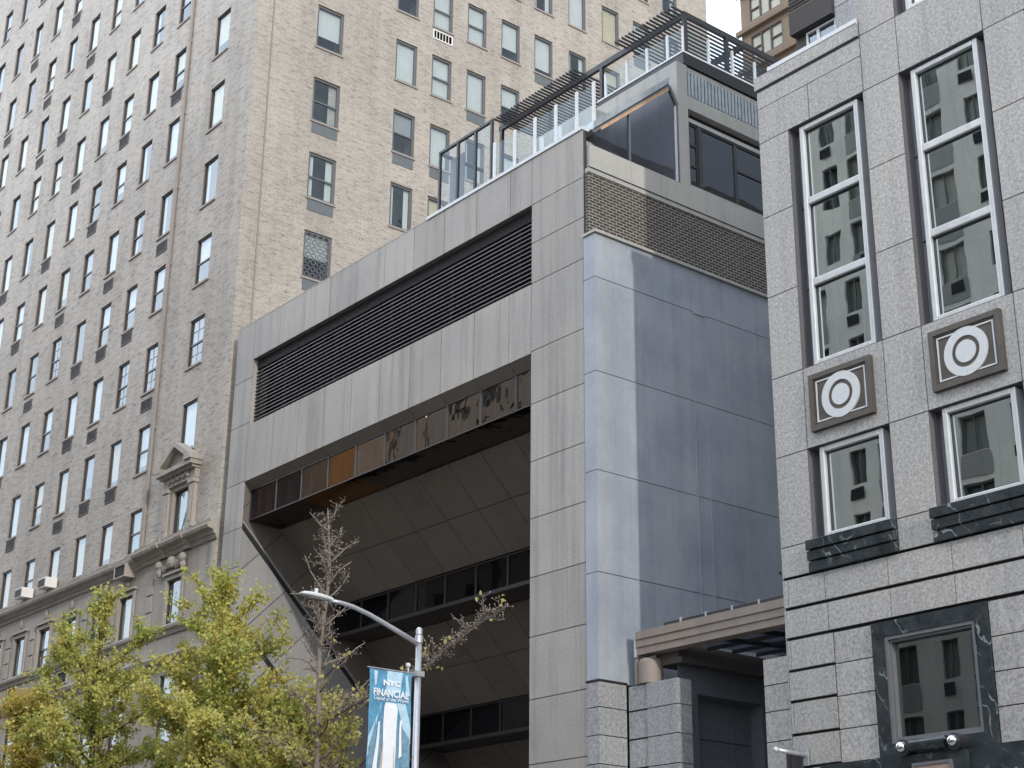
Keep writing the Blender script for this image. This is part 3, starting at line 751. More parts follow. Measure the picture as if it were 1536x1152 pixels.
# ================================================================== roof terrace things
perg=thing('pergola','black roof terrace pergola of dense slats on thin posts above the glass balustrades','pergola',(-28,26,z(24.1)))
PY=y1-.02; PZ=z(25.3)
m=MB(); m.box(-32.3,XK+.05,PY-.05,PY+.05,PZ-.16,PZ); m.box(XK-.05,XK+.05,PY+.051,PE,PZ-.16,PZ); m.box(-32.3,XK-.06,PY+2.2,PY+2.3,PZ-.16,PZ); m.box(-32.3,XK-.06,PE-.1,PE,PZ-.16,PZ)
m.build('beam',M['black_metal'],perg)
m=MB(); x=-32.1
while x<XK+.02:
    if not(-28.5<x<-26.95): m.box(x,x+.04,PY-.42,PE-.0,PZ+.002,PZ+.05)
    x+=.135
m.build('slat',M['black_metal'],perg)
for (x,y) in ((XK,PY),(XK,PY+1.55),(XK,PE-.1),(-27.8,PY),(-32.2,PY),(-27.8,PE-.05)):
    m=MB(); zb0=z(24.11) if x>-28 else 20.7; m.box(x-.05,x+.05,y-.05,y+.05,zb0,PZ-.161); m.build('post',M['black_metal'],perg)
wf=thing('wind_screen','low black steel frame with glass at the far end of the parapet','screen',(-30,22.35,20.9))
fy=22.35; zb1=ZT+.095; zt=23.02
for bb in ((-31.0,-28.68,fy-.04,fy+.04,zt-.07,zt),(-31.04,-30.96,fy+.041,fy+1.5,zt-.07,zt),(-31.04,-30.96,fy+.041,fy+1.5,zb1,zb1+.06)):
    m=MB(); m.box(*bb); m.build('rail',M['black_metal'],wf)
for x in (-30.97,-30.16,-29.39,-28.70):
    m=MB(); m.box(x-.035,x+.035,fy-.035,fy+.035,zb1,zt-.071); m.build('post',M['black_metal'],wf)
m=MB(); m.fquad(front(fy),-30.93,-28.74,zb1,zt-.08,.0); m.build('pane',M['pane_clear'],wf)
m=MB(); m.box(-30.85,-30.25,fy+.25,fy+.29,zb1,zt-.2); m.build('dark_panel',M['slat'],wf)
gr=thing('glass_balustrade','clear glass balustrade with white posts along the granite parapet','railing',(-27,22.35,20.9))
for i,x in enumerate((-28.58,-27.75,-26.94,-26.13,-25.34,-24.72)):
    m=MB(); m.box(x-.035,x+.035,fy-.03,fy+.03,zb1,22.28); m.build('post',M['white_metal'],gr)
m=MB(); m.fquad(front(fy),-28.6,-24.7,zb1+.03,22.22,.012); m.build('pane',M['pane_clear'],gr)
dr=thing('deck_balustrade','clear glass balustrade with white posts around the upper roof deck','railing',(-26,25.4,24.3))
zd=z(24.05)+.052
for x in (-27.6,-26.75,-25.97,-25.2,-24.62):
    m=MB(); m.box(x-.03,x+.03,y1-.10,y1-.04,zd,z(24.86)); m.build('post',M['white_metal'],dr)
for y in (y1+.85,y1+1.75,y1+2.62,y1+3.6):
    m=MB(); m.box(XK-.04,XK+.02,y-.03,y+.03,zd,z(24.86)); m.build('post',M['white_metal'],dr)
m=MB(); m.fquad(front(y1-.07),-27.6,-24.62,zd+.03,z(24.82),0); m.fquad(side(XK-.01),y1-.05,PE-.2,zd+.03,z(24.82),0); m.build('pane',M['pane_clear'],dr)
# service enclosure and folded umbrella on the terrace
sv=thing('stair_enclosure','pale panelled stair enclosure on the roof terrace behind the balustrade','stair housing',(-28.2,24.2,20.6))
m=MB(); m.box(-29.3,-27.0,24.3,26.0,20.6,23.4); m.build('panel_wall',M['concrete'],sv)
for x in (-28.95,-28.2,-27.5):
    m=MB(); m.box(x-.05,x+.05,24.22,24.298,20.6,23.3); m.build('post',M['white_metal'],sv)
m=MB(); m.box(-28.1,-27.6,24.26,24.297,20.8,22.9); m.build('door',M['frame_dark'],sv)

# ================================================================== RIGHT GRANITE BUILDING
rb=thing('granite_apartment_building','speckled granite building with tall white framed windows, ring reliefs and dark marble sills','building',(-8,YF+8,0))
XE=-19.25; XEND=12.0; BAY=2.765; TOPR=27.0; TOPL=19.62
rf=front(YF)
wx=[(-18.46+BAY*k,-16.555+BAY*k) for k in range(4)]
us=[XE]+[q for w_ in wx for q in w_]+[XEND]
m=MB()
def isw(u): return any(a<u<b for a,b in wx)
# upper field
vs=[12.83,14.57,16.33,18.05]
panels(m,rf,us,vs,.02,0,.04,0,1,skip=lambda u,v:isw(u))
panels(m,rf,us,[11.215,12.83],.02,0,.04)
panels(m,rf,us,[9.44,11.215],.02,0,.04,skip=lambda u,v:isw(u))
panels(m,rf,us,[8.86,9.44],.02,0,.04)
top=[XE,-17.9,-16.53]; panels(m,rf,top,[18.05,18.86],.02,0,.04); panels(m,rf,[XE,-16.53],[18.86,19.26],.014,0,.04)
panels(m,rf,[-16.53,-15.66,-13.79,-12.9,-11.02,-10.1,-8.3,XEND],[18.05,19.3],.02,0,.04)
panels(m,rf,[-16.53,-15.66],[19.3,21,23,25,TOPR],.02,0,.04)
panels(m,rf,[-15.66,-13.79,-12.9,-11.02,-10.1,-8.3,XEND],[19.3,23.8,TOPR],.02,0,.04,skip=lambda u,v:(v<23.8 and (-15.66<u<-13.79 or -12.9<u<-11.02 or -10.1<u<-8.3)))
# recess sides of the window strips (dark polished granite)
m2=MB()
strips=[(a,b,12.83,18.05) for a,b in wx]+[(a,b,9.44,11.215) for a,b in wx]+[(-15.66,-13.79,19.3,23.8),(-12.9,-11.02,19.3,23.8),(-10.1,-8.3,19.3,23.8)]
for a,b,c,d in strips:
    dp=.30
    for q in ([(a,c,.001),(a,d,.001),(a,d,dp),(a,c,dp)],[(b,c,.001),(b,c,dp),(b,d,dp),(b,d,.001)],[(a,d,.001),(b,d,.001),(b,d,dp),(a,d,dp)],[(a,c,.001),(a,c,dp),(b,c,dp),(b,c,.001)]):
        m2.poly([rf(*p) for p in q],0)
    for e0,e1 in ((a,a+.21),(b-.19,b)): m2.fquad(rf,e0,e1,c,d,dp,0)
    m2.fquad(rf,a+.22,b-.2,c,d,.62,1)
    if d>17: 
        for zz in (14.57,16.33): m2.fbox(rf,a+.002,b-.002,zz-.01,zz+.01,dp-.02,dp+.05,1)
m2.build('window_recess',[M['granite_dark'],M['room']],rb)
# rusticated lower courses with deep grooves
G1=[8.86,8.275,7.715]
for (c,d) in ((8.30,8.82),(7.74,8.25)):
    uu=[XE+.0,-19.13,-18.25,-16.83,-15.49,-14.1,-12.7,-11.3,-9.9,-8.4,XEND] if c>8 else [XE,-18.22,-16.82,-15.48,-14.08,-12.7,-11.3,-9.9,-8.4,XEND]
    panels(m,rf,uu,[c,d],.014,0,.05)
m.fquad(rf,XE,XEND,7.69,8.86,.10,1)
for i,(c,d) in enumerate(((7.155,7.69),(6.60,7.11),(6.01,6.555),(5.43,5.965),(4.85,5.385),(4.27,4.8),(3.7,4.22))):
    panels(m,rf,[XE+.04,-19.14,-18.15] if i%2==0 else [XE+.04,-18.15],[c,d],.012,0,.08)
m.fquad(rf,XE+.04,-18.15,0,7.69,.10,1)
panels(m,rf,[-18.14,-17.275],[0,1.2,2.4,3.6,4.8,5.40,5.975,6.55,7.125,7.69],.02,.02,.04)
panels(m,rf,[-14.9,-13.5,-12.1,-10.7,XEND],[5.40,5.97,6.53,7.10,7.69],.02,.02,.04)
m.build('granite_cladding',[M['granite_right'],M['joint']],rb)
# side walls, top
m=MB(); 
panels(m,lambda u,v,d:(XE+d,-u,v),[-40,-36,-32,-28,-25,YF*-1-.0],[0,2,4,6,7.7,8.86,11.2,12.83,14.57,16.33,18.05,19.26],.02,.0,.04)
m.box(-16.53,-16.4,YF+.05,40,TOPL+.2,TOPR); m.box(XE+.05,XEND,39.9,40,0,TOPR); m.box(-16.3,XEND,YF+.7,40,TOPR-.1,TOPR); m.box(XEND-.1,XEND,YF+.1,39.8,0,TOPR-.2); m.box(XE+.06,-16.54,YF+.7,39.8,TOPL-.6,TOPL-.3)
m.build('rear_wall',[M['granite_right'],M['joint']],rb)
# left bay cornice and white coping
m=MB(); m.box(XE-.03,-16.545,YF-.04,YF+.6,19.31,19.60); m.box(XE,-16.54,YF-.0,YF+.6,19.262,19.308,1); m.build('cornice',[M['granite_right'],M['joint']],rb)
m=MB(); m.box(XE+.36,-16.55,YF-.05,YF+.4,19.605,19.70); m.build('coping',M['white_metal'],rb)
# windows with pale aluminium frames standing out of their recesses
def rwin(a,b,c,d,splits,nm='window'):
    m=MB(); w=.105; e0=.06; e1=.31
    m.fframe(rf,a,b,c,d,w,e0,e1)
    for s_ in splits: m.fbox(rf,a+w,b-w,s_-.075,s_+.075,e0+.02,e1)
    # joint of the jamb covers
    o=m.build(nm,M['alu'],rb,bevel=.018)
    lv=[c+w]+[q for s_ in splits for q in (s_-.075,s_+.075)]+[d-w]
    for i in range(0,len(lv),2):
        m=MB(); r=random.Random(str((a,lv[i]))); t1=(r.random()-.5)*.012; t2=(r.random()-.5)*.012; dd=.17
        m.poly([rf(a+w,lv[i],dd+t1+t2),rf(b-w,lv[i],dd-t1+t2),rf(b-w,lv[i+1],dd-t1-t2),rf(a+w,lv[i+1],dd+t1-t2)]); m.build('pane',M['pane_right'],o)
        m=MB(); m.fframe(rf,a+w+.001,b-w-.001,lv[i]+.001,lv[i+1]-.001,.018,dd-.03,dd+.03); m.build('gasket',M['black_metal'],o)
for a,b in wx:
    rwin(a+.225,b-.195,12.835,18.02,(14.57,16.33)); rwin(a+.225,b-.195,9.45,11.20,())
for a,b in ((-15.66,-13.79),(-12.9,-11.02),(-10.1,-8.3)): rwin(a+.225,b-.195,19.32,23.78,(21.0,22.4))
# ring reliefs
for a,b in wx:
    u0,u1,v0,v1=a+.19,b-.245,11.48,12.60; cu,cv=(u0+u1)/2,(v0+v1)/2
    m=MB(); m.fbox(rf,u0,u1,v0,v1,-.05,.0); m.fframe(rf,u0,u1,v0,v1,.10,-.10,-.051); m.fframe(rf,u0+.10,u1-.10,v0+.10,v1-.10,.03,-.075,-.051)
    o=m.build('ring_relief',M['medal_brown'],rb)
    m=MB(); m.fframe(rf,u0+.15,u1-.15,v0+.15,v1-.15,.028,-.07,-.0515); m.build('fillet',M['medal_white'],o)
    m=MB(); m.ring(rf,cu,cv,.285,.445,-.085,-.0515); m.ring(rf,cu,cv,0.0,.205,-.085,-.0515); m.build('ring',M['medal_white'],o)
    m=MB(); m.ring(rf,cu,cv,.207,.283,-.065,-.0515); m.build('groove',M['medal_brown'],o)
# marble sills
for a,b in wx:
    m=MB()
    for i,(c,d) in enumerate(((9.25,9.43),(9.05,9.225),(8.845,9.025))): m.fbox(rf,a-.08-.0,b-.005,c,d,-.14+.03*i,.03)
    m.fbox(rf,a-.04,b-.04,8.86,9.42,-.05,.02); m.build('marble_sill',M['marble'],rb,bevel=.008)
# dark marble display window
def marble_window(u0,u1):
    v0,v1=5.405,7.685
    m=MB(); w=.26
    for q in ((u0,u0+w,v0,v1),(u1-w,u1,v0,v1),(u0+w+.003,(u0+u1)/2-.15,v1-w,v1),((u0+u1)/2-.147,u1-w-.003,v1-w,v1),(u0+w+.003,u1-w-.003,v0,v0+.2)): m.fbox(rf,*q,-.03,.2)
    o=m.build('marble_surround',M['marble'],rb)
    a,b,c,d=u0+w,u1-w,v0+.2,v1-w
    m=MB(); m.fframe(rf,a+.002,b-.002,c+.002,d-.002,.06,-.01,.2); m.fframe(rf,a+.062,b-.062,c+.062,d-.062,.04,.04,.2); m.build('frame',M['frame_grey'],o)
    m=MB(); m.fquad(rf,a+.1,b-.1,c+.1,d-.1,.14); m.build('pane',M['pane_display'],o)
    m=MB(); m.fquad(rf,a+.1,b-.1,c+.1,d-.1,.5); m.build('display_back',M['room_grey'],o)
marble_window(-17.27,-14.905)
m=MB(); m.fbox(rf,-18.57,XEND,4.9,5.40,-.04,.03); m.fbox(rf,-14.6,XEND,4.62,4.88,-.10,.03); m.fbox(rf,-18.57,-17.0,2.0,4.88,-.0,.03); m.fbox(rf,-14.6,XEND,0,4.6,.2,.3)
m.build('marble_band',M['marble'],rb)
# entrance hood: polished rail between two chrome balls over a framed panel
hd=thing('entrance_hood','dark marble entrance hood with a round rail between two chrome balls','entrance hood',(-16.3,YF-.2,5.0))
yb_=YF-.22
ub0,ub1=-16.62,-15.60
m=MB(); m.tube([(ub0+.16,yb_,5.50),(ub1-.16,yb_,5.50)],.10,16); m.build('rail',M['marble'],hd,smooth=False)
for x in (ub0,ub1):
    m=MB(); m.tube([(x,YF-.01,5.48),(x,yb_-.04,5.48)],.135,20); o=m.build('socket',M['black_metal'],hd)
    m=MB(); m.sphere((x,yb_-.06,5.49),.095,20); m.build('chrome_ball',M['chrome'],hd,smooth=True)
m=MB(); m.box(ub0-.12,ub1+.12,YF-.16,YF-.02,4.0,5.36); m.build('hood_block',M['marble'],hd)
m=MB(); m.fframe(front(YF-.16),ub0+.12,ub1-.12,4.1,5.22,.05,-.04,-.001); m.build('panel_frame',M['frame_grey'],hd)
m=MB(); m.fbox(front(YF-.16),ub0+.171,ub1-.171,4.15,5.168,-.02,-.001); m.build('panel',M['pinkstone'],hd)
# flag bracket
fp=thing('flagpole','short steel flagpole bracket sticking out of the granite wall','flagpole',(-18.9,YF,5.6))
m=MB(); m.tube([(-18.9,YF-.04,5.60),(-18.9,21.22,5.63)],[.045,.038],12); m.build('pole',M['steel'],fp,smooth=True)
m=MB(); m.box(-18.98,-18.82,YF-.06,YF-.001-.03,5.42,5.74); m.build('wall_plate',M['steel'],fp)
m=MB(); m.sphere((-18.9,21.20,5.63),.055,12); m.build('finial',M['alu'],fp,smooth=True)
m=MB()
n=8
for k in range(n):
    ya=21.46+(.42)*k/n; yb2=21.46+.42*(k+1)/n; xa=-18.9+.015*sin(k*1.7); xb=-18.9+.015*sin((k+1)*1.7)
    za_=5.60-(ya-21.2)*.04; zb_=5.60-(yb2-21.2)*.04
    m.hexa([(xa-.004,ya,4.0),(xa+.004,ya,4.0),(xb+.004,yb2,4.0),(xb-.004,yb2,4.0),(xa-.004,ya,za_),(xa+.004,ya,za_),(xb+.004,yb2,zb_),(xb-.004,yb2,zb_)])
tag(m.build('hanging_flag',M['flag_black']),'black cloth flag hanging from the short steel flagpole bracket','flag')

# ================================================================== GATEWAY between the buildings
gt=thing('gateway','granite gateway with stepped brown beam and glass canopy between the two granite buildings','gateway',(-22,22.75,0))
GY=22.75
m=MB(); gf=front(GY)
gz=[0,.9,2.0,3.1,4.2,4.8,5.35,5.93,6.52,7.10,7.63]
panels(m,gf,[-24.32,-23.73],gz,.035,.03,.04); panels(m,gf,[-23.73,-22.85],gz,.02,0,.04)
panels(m,side(-22.85),[GY,GY+.42],gz,.02,0,.04)
m.box(-24.32,-22.88,GY+.07,GY+.4,0,7.6)
m.build('pier',[M['granite_gate'],M['joint']],gt)
m=MB(); panels(m,front(22.3),[-20.1,XE+.02],[0,1.5,3,4.4,5.4,5.98,6.53,7.02,7.52],.02,0,.04); panels(m,lambda u,v,d:(-20.1+d,-u,v),[-23.3,-22.3],[0,1.5,3,4.4,5.4,5.98,6.53,7.02,7.52],.02,0,.04); m.poly([(-20.1,22.3,7.52),(XE,22.3,7.52),(XE,23.3,7.52),(-20.1,23.3,7.52)],0)
m.build('pier',[M['granite_right'],M['joint']],gt)
m=MB()
for i,(c,d) in enumerate(((8.24,8.39),(8.395,8.55),(8.555,8.72))): m.box(-24.0+.01*i,XE-.02,GY-.03*i,GY+.3,c,d)
m.build('beam',M['brown_metal'],gt)
m=MB(); m.box(-24.07,-24.01,GY-.02,GY+.2,8.2,8.74); m.build('beam_end_cap',M['alu'],gt)
m=MB(); m.tube([(-23.82,GY+.22,7.635),(-23.82,GY+.22,8.08),(-23.82,GY+.22,8.15),(-23.82,GY+.22,8.19)],[.26,.26,.22,.10],24); m.box(-24.10,-24.02,GY+.02,GY+.24,7.635,8.17); m.build('drum',M['brown_metal'],gt)
m=MB(); m.box(-23.2,XE-.02,GY+.02,GY+.03,8.722,8.80,0)
m.build('glass_edge',M['frame_dark'],gt)
for k in range(5):
    m=MB(); x=-22.7+k*.72; m.box(x-.02,x+.02,GY-.0,GY+.05,8.722,8.83); m.build('clip',M['alu'],gt)
# passage wall, inner beam, canopy
m=MB(); XW=-23.25
wall(m,side(XW),GY+.42,34,0,8.0,[(23.75,25.7,0,7.45),(26.3,28.2,0,7.45),(28.8,30.7,0,7.45)],.35,0,0,None)
panels(m,side(XW-.35),[23.75,25.2,25.7],[0,2,4,5.2,5.9,6.6,7.45],.02); panels(m,side(XW-.35),[26.3,28.2],[0,2,4,5.2,5.9,6.6,7.45],.02); panels(m,side(XW-.35),[28.8,30.7],[0,2,4,5.9,7.45],.02)
m.build('passage_wall',[M['granite_passage_shade'],M['joint']],gt)
m=MB(); m.box(XW-.5,XW+.25,GY+.31,34,8.0,8.12); m.box(XW-.5,XW+.15,GY+.31,34,8.122,8.3); m.box(XW-.5,XW+.05,GY+.31,34,8.302,8.45); m.build('inner_beam',M['frame_dark_brown'],gt)  # beam colour darkened along with the passage shade
m=MB(); m.poly([(XW+.1,GY+.35,8.40),(XE,GY+.35,8.40),(XE,33,8.9),(XW+.1,33,8.9)]); m.build('canopy_pane',M['pane_smoke'],gt)
m=MB()
for k in range(14):
    y=GY+.5+k*.75; zz=8.40+(y-GY-.35)*.05; m.box(XW+.1,XE,y-.025,y+.025,zz-.08,zz-.004)
for k in range(3):
    x=XW+1.2+k*1.0; m.hexa([(x-.02,GY+.35,8.3),(x+.02,GY+.35,8.3),(x+.02,33,8.8),(x-.02,33,8.8),(x-.02,GY+.35,8.39),(x+.02,GY+.35,8.39),(x+.02,33,8.89),(x-.02,33,8.89)])
m.build('canopy_bar',M['black_metal'],gt)
m=MB(); m.box(XW,XE,33.9,34.1,0,8.9); m.build('rear_wall',M['granite_gate'],gt)

# ================================================================== buildings behind
bt=thing('brown_tower','distant brown stone tower with gridded cream windows seen above the pergola','building',(-45,70,0))
by=60.0; bf=front(by)
m=MB(); hol=[]
for r in range(6):
    z0=49.85+r*2.62-.6
    for k in range(3):
        u=-52.72+k*3.2; hol.append((u,u+2.4,z0,z0+1.62))
wall(m,bf,-53.4,-40,0,66,hol,.25,0,0,1); m.poly([(-53.4,by,0),(-53.4,80,0),(-53.4,80,66),(-53.4,by,66)]); m.poly([(-40,by,0),(-40,by,66),(-40,80,66),(-40,80,0)])
for r in range(7): m.box(-53.65,-40,by-.25,by-.001,49.85+r*2.62-1.25,49.85+r*2.62-.98)
m.build('wall',[M['brown_stone'],M['room']],bt)
for h in hol:
    a,b,c,d=h
    m=MB(); m.fframe(bf,a,b,c,d,.07,.02,.16); 
    for t in (.33,.63): m.fbox(bf,a+(b-a)*t-.05,a+(b-a)*t+.05,c+.07,d-.07,.02,.16)
    m.fbox(bf,a+.07,a+(b-a)*.33-.05,c+.75,c+.82,.03,.15); m.fbox(bf,a+(b-a)*.63+.05,b-.07,c+.75,c+.82,.03,.15)
    o=m.build('window',M['frame_dark'],bt)
    m=MB(); m.fquad(bf,a+.07,b-.07,c+.07,d-.07,.12); m.build('pane',M['cream_pane'],o)
# dark clad rear building
rb2=thing('dark_clad_building','dark siding clad rear block with overhang and blue window above the right cornice','building',(-28,44,0))
s6=36/30.0; X6=lambda x:x*s6; Z6=lambda v:CAM_Z+(v-CAM_Z)*s6
m=MB(); xa,xb=X6(-24.9),X6(-23.38)
ztop=Z6(27.62); zlo=Z6(26.88)
nb=11
for k in range(nb):
    z0=zlo+(ztop-zlo)*k/nb; m.box(xa,xb,36-.02,40,z0+.006,z0+(ztop-zlo)/nb-.006,0)
m.box(xa+.02,xb-.02,36.01,40,zlo,ztop,1); m.build('siding',[M['dark_siding'],M['joint']],rb2)
m=MB(); m.box(xa,X6(-22.4),36.3,44,0,zlo-.02,0); m.build('lower_wall',M['dark_siding'],rb2)
m=MB(); m.fframe(front(36.28),X6(-24.48),X6(-23.42),Z6(26.1),Z6(26.84),.06,-.06,.019); m.fbox(front(36.28),X6(-24.07)-.05,X6(-24.07)+.05,Z6(26.1)+.06,Z6(26.84)-.06,-.05,.019); o=m.build('window',M['white_metal'],rb2)
m=MB(); m.fquad(front(36.28),X6(-24.48)+.06,X6(-23.42)-.06,Z6(26.1)+.06,Z6(26.84)-.06,.0); m.build('pane',M['pane'],o)
m=MB()
for k in range(7): m.box(xa,xb,36.0,36.05,ztop+.1+k*.13,ztop+.17+k*.13)
m.build('balcony_rail',M['black_metal'],rb2)
m=MB(); panels(m,front(36.1),[xb+.02,xb+1.2,xb+2.6],[0,10,20,28,Z6(27.05),Z6(28.6)],.03); m.build('concrete_flank',[M['granite_gate'],M['joint']],rb2)

# ================================================================== OPPOSITE SIDE OF THE STREET (seen only as reflections)
def opposite(x0,x1,h,label,wm,floor=2.9,cw=3.3,style=0):
    t=thing('opposite_apartment_block',label,'building',((x0+x1)/2,-10,0),'apartment blocks across the street')
    f=lambda u,v,d:(-u,-4.0-d,v); m=MB(); hol=[]
    k=0; r=random.Random(x0)
    z0=4.5
    while z0+floor<h:
        u=-x1+.8
        i=0
        while u+cw<-x0:
            if style==0: 
                ww=(1.25 if i%2==0 else .8); hol.append((u,u+ww,z0,z0+1.45))
            else: hol.append((u,u+1.1,z0,z0+1.7))
            u+=cw; i+=1
        z0+=floor
    wall(m,f,-x1,-x0,0,h,hol,.3,0,0,1)
    m.poly([(x0,-4,0),(x0,-4,h),(x0,-24,h),(x0,-24,0)]); m.poly([(x1,-4,0),(x1,-24,0),(x1,-24,h),(x1,-4,h)]); m.poly([(x0,-4,h),(x1,-4,h),(x1,-24,h),(x0,-24,h)])
    if style==0:
        for hh in hol:
            if hh[1]-hh[0]>1.2: m.fquad(f,hh[0],hh[1],hh[2]-.95,hh[2]-.03,-.03,2)
    if style==0:
        for hh in hol:
            if hashr(hh[0],hh[2])<.55: m.fquad(f,hh[0]+.2,hh[0]+.8,hh[2]-.62,hh[2]-.15,-.06,1)
    m.build('wall',[wm,M['room'],M['granite_left']],t)
    first=None
    ref=None
    for hh in hol:
        a,b,c,d=hh
        key=round(b-a,2)
        if ref is None: ref={}
        if key not in ref:
            mb=MB(); mb.fframe(f,a,b,c,d,.06,.1,.16); mb.fbox(f,(a+b)/2-.03,(a+b)/2+.03,c+.06,d-.06,.1,.16); mb.fquad(f,a,b,c,d,.26,1 )
            o=mb.build('window',[M['frame_grey'],M['curtain_dim']],t); ref[key]=(o,a,c)
        else:
            o,a0,c0=ref[key]; c_=o.copy(); COL.objects.link(c_); c_.parent=t; c_.location=o.location+Vector((-(a-a0),0,c-c0))
t_=NT('dim window'); oi=t_.n('ShaderNodeObjectInfo'); M['curtain_dim']=t_.done(t_.pbsdf(t_.mix(t_.rng(t_.math('POWER',oi.outputs['Random'],2.5),0,1,0,1),(.05,.065,.065),(.42,.42,.38)),.25,spec=.8))
M['opp_grey']=granite('pale concrete panels',(.76,.75,.72),.08,8,.05,.2,.8)
M['opp_cream']=granite('cream stone',(.62,.54,.40),.08,8,.05,.2,.8)
M['opp_tan']=granite('tan stone',(.42,.335,.265),.08,8,.05,.2,.8)
M['opp_brown']=granite('brown brick',(.36,.32,.29),.1,8,.05,.2,.8)
opposite(-49,-24,41,'pale concrete apartment block standing across the street',M['opp_grey'],2.6,1.85)
opposite(-69,-51,35,'brown brick block standing across the street',M['opp_brown'],style=1)
opposite(-92,-70,33,'tan stone block standing across the street',M['opp_tan'],style=1)
opposite(-150,-93,14,'cream stone block standing across the street far left',M['opp_cream'],3.4,3.4,1)
opposite(-20,30,11,'low grey apartment block across the street',M['opp_grey'])

# ================================================================== STREET LAMP AND BANNER
lx,ly=-24.5,17.5
lamp=thing('street_lamp','galvanised steel street lamp with a curved arm and flat white lamp head','street lamp',(lx,ly,.13))
m=MB(); m.tube([(lx,ly,.13),(lx,ly,4),(lx,ly,8.02)],[.085,.072,.058],16); m.build('pole',M['steel'],lamp,smooth=True)
m=MB(); m.tube([(lx,ly,8.021),(lx,ly,8.12),(lx,ly,8.16)],[.064,.064,.03],16); m.tube([(lx,ly,7.86),(lx,ly,8.0)],.075,16); m.build('pole_cap',M['steel'],lamp)
m=MB(); m.tube([(lx,ly-.02,7.84),(lx,16.95,8.03),(lx,16.35,8.235),(lx,15.95,8.335),(lx,15.7,8.365),(lx,15.42,8.37)],[.05,.047,.044,.042,.04,.038],12); m.build('arm',M['steel'],lamp,smooth=True)
m=MB()
# cobra style flat head: tapered shell
sec=[(15.50,.05,.045),(15.42,.075,.06),(15.25,.11,.075),(15.05,.12,.075),(14.88,.10,.055),(14.80,.04,.02)]
prev=None
for (y,w,h) in sec:
    zc=8.385+(15.5-y)*.035
    ringp=[(lx+w*cos(a),y,zc+h*(sin(a) if sin(a)>0 else .55*sin(a))) for a in [2*pi*i/14 for i in range(14)]]
    b=len(m.v); m.v+=ringp
    if prev is not None:
        for i in range(14): m.f.append((prev+i,prev+(i+1)%14,b+(i+1)%14,b+i)); m.m.append(0)
    else: m.f.append(tuple(range(b,b+14))); m.m.append(0)
    prev=b
m.f.append(tuple(range(prev,prev+14))[::-1]); m.m.append(0)
m.build('lamp_head',M['white_metal'],lamp,smooth=True)
m=MB(); m.tube([(lx,15.15,8.47),(lx,15.15,8.55)],.035,10); m.build('photocell',M['white_metal'],lamp)
m=MB(); m.box(lx-.08,lx+.08,14.95,15.3,8.34,8.36); m.build('lens',M['frame_grey'],lamp)
for zz in (7.26,4.95):
    m=MB(); m.tube([(lx,ly-.02,zz),(lx,16.35,zz)],.014,8); m.box(lx-.09,lx+.09,ly-.1,ly+.09,zz-.05,zz+.05); m.build('banner_bracket',M['steel'],lamp)
m=MB(); m.sphere((lx,17.27,7.40),.05,10); m.tube([(lx,17.27,7.27),(lx,17.27,7.38)],.015,6); m.build('bracket_knob',M['white_metal'],lamp)
# banner cloth, plane facing right
bn=thing('lamp_banner','blue street banner with white lettering and towers, hanging from the street lamp','banner',(lx,16.9,4.95))
B0,B1,BT,BB=16.40,17.35,7.24,4.97
BW=B1-B0; BH=BT-BB
def bx(u,v): return lx+.018*sin(u*7+v*2.3)*(.3+.7*sin(v*pi))+.006*sin(v*17+u*3)
def bp(u,v,d): return (bx(u,v)+d, B0+BW*u, BB+BH*v)   # u,v in 0..1, facing +X
m=MB(); NU,NV=16,30
for sgn,dd in ((1,.003),(-1,-.003)):
    for i in range(NU):
        for j in range(NV):
            q=[bp(i/NU,j/NV,dd),bp((i+1)/NU,j/NV,dd),bp((i+1)/NU,(j+1)/NV,dd),bp(i/NU,(j+1)/NV,dd)]
            m.poly(q if sgn>0 else q[::-1])
m.build('cloth',M['banner_blue'],bn,smooth=True)
def bshape(name,mat,polys,lift):
    for poly in polys:
        m=MB()
        # slice the outline into strips so that the print follows the cloth
        n=14; vmin=min(p[1] for p in poly); vmax=max(p[1] for p in poly)
        for k in range(n):
            a=vmin+(vmax-vmin)*k/n; b=vmin+(vmax-vmin)*(k+1)/n
            c=clip(clip(poly,0,1,b),0,-1,-a)
            if len(c)>2: m.poly([bp(u,v,lift) for u,v in c])
        m.build(name,mat,bn)
bshape('print_sky',M['banner_pale'],[[(.0,.28),(.0,.45),(.30,.70),(.30,.745),(.16,.50)],[(.66,.745),(.86,.745),(1,.55),(1,.42),(.84,.52)],[(.40,.80),(.42,1.0),(.78,1.0),(.74,.84),(.5,.80)],[(.12,.86),(.10,.99),(.19,.99),(.17,.88)],[(.88,.80),(.84,.98),(.9,.98),(.97,.82)]],.010)
bshape('print_dark_tower',M['banner_steel'],[[(.02,.10),(.02,.36),(.18,.60),(.16,.12)],[(.80,.08),(.80,.55),(.98,.46),(.98,.10)],[(.66,.06),(.62,.56),(.70,.60),(.78,.08)],[(.20,.10),(.30,.62),(.34,.62),(.30,.08)]],.014)
bshape('print_tower',M['banner_white'],[[(.34,.06),(.37,.70),(.40,.74),(.64,.74),(.68,.70),(.66,.06)],[(.12,.18),(.24,.58),(.28,.58),(.22,.14)],[(.74,.30),(.74,.6),(.78,.62),(.8,.32)]],.018)
bshape('print_facade',M['banner_tan'],[[(.26,.06),(.345,.42),(.37,.42),(.35,.06)],[(.40,.06),(.43,.30),(.46,.30),(.46,.06)],[(.52,.06),(.52,.34),(.55,.34),(.57,.06)],[(.62,.06),(.60,.40),(.63,.40),(.66,.06)]],.022)
bshape('print_base',M['banner_deep'],[[(.0,.0),(.0,.10),(.12,.10),(.40,.05),(.66,.0)]],.026)
bshape('print_corner',M['banner_pale'],[[(.72,.0),(.98,.05),(1,.0)]],.026)
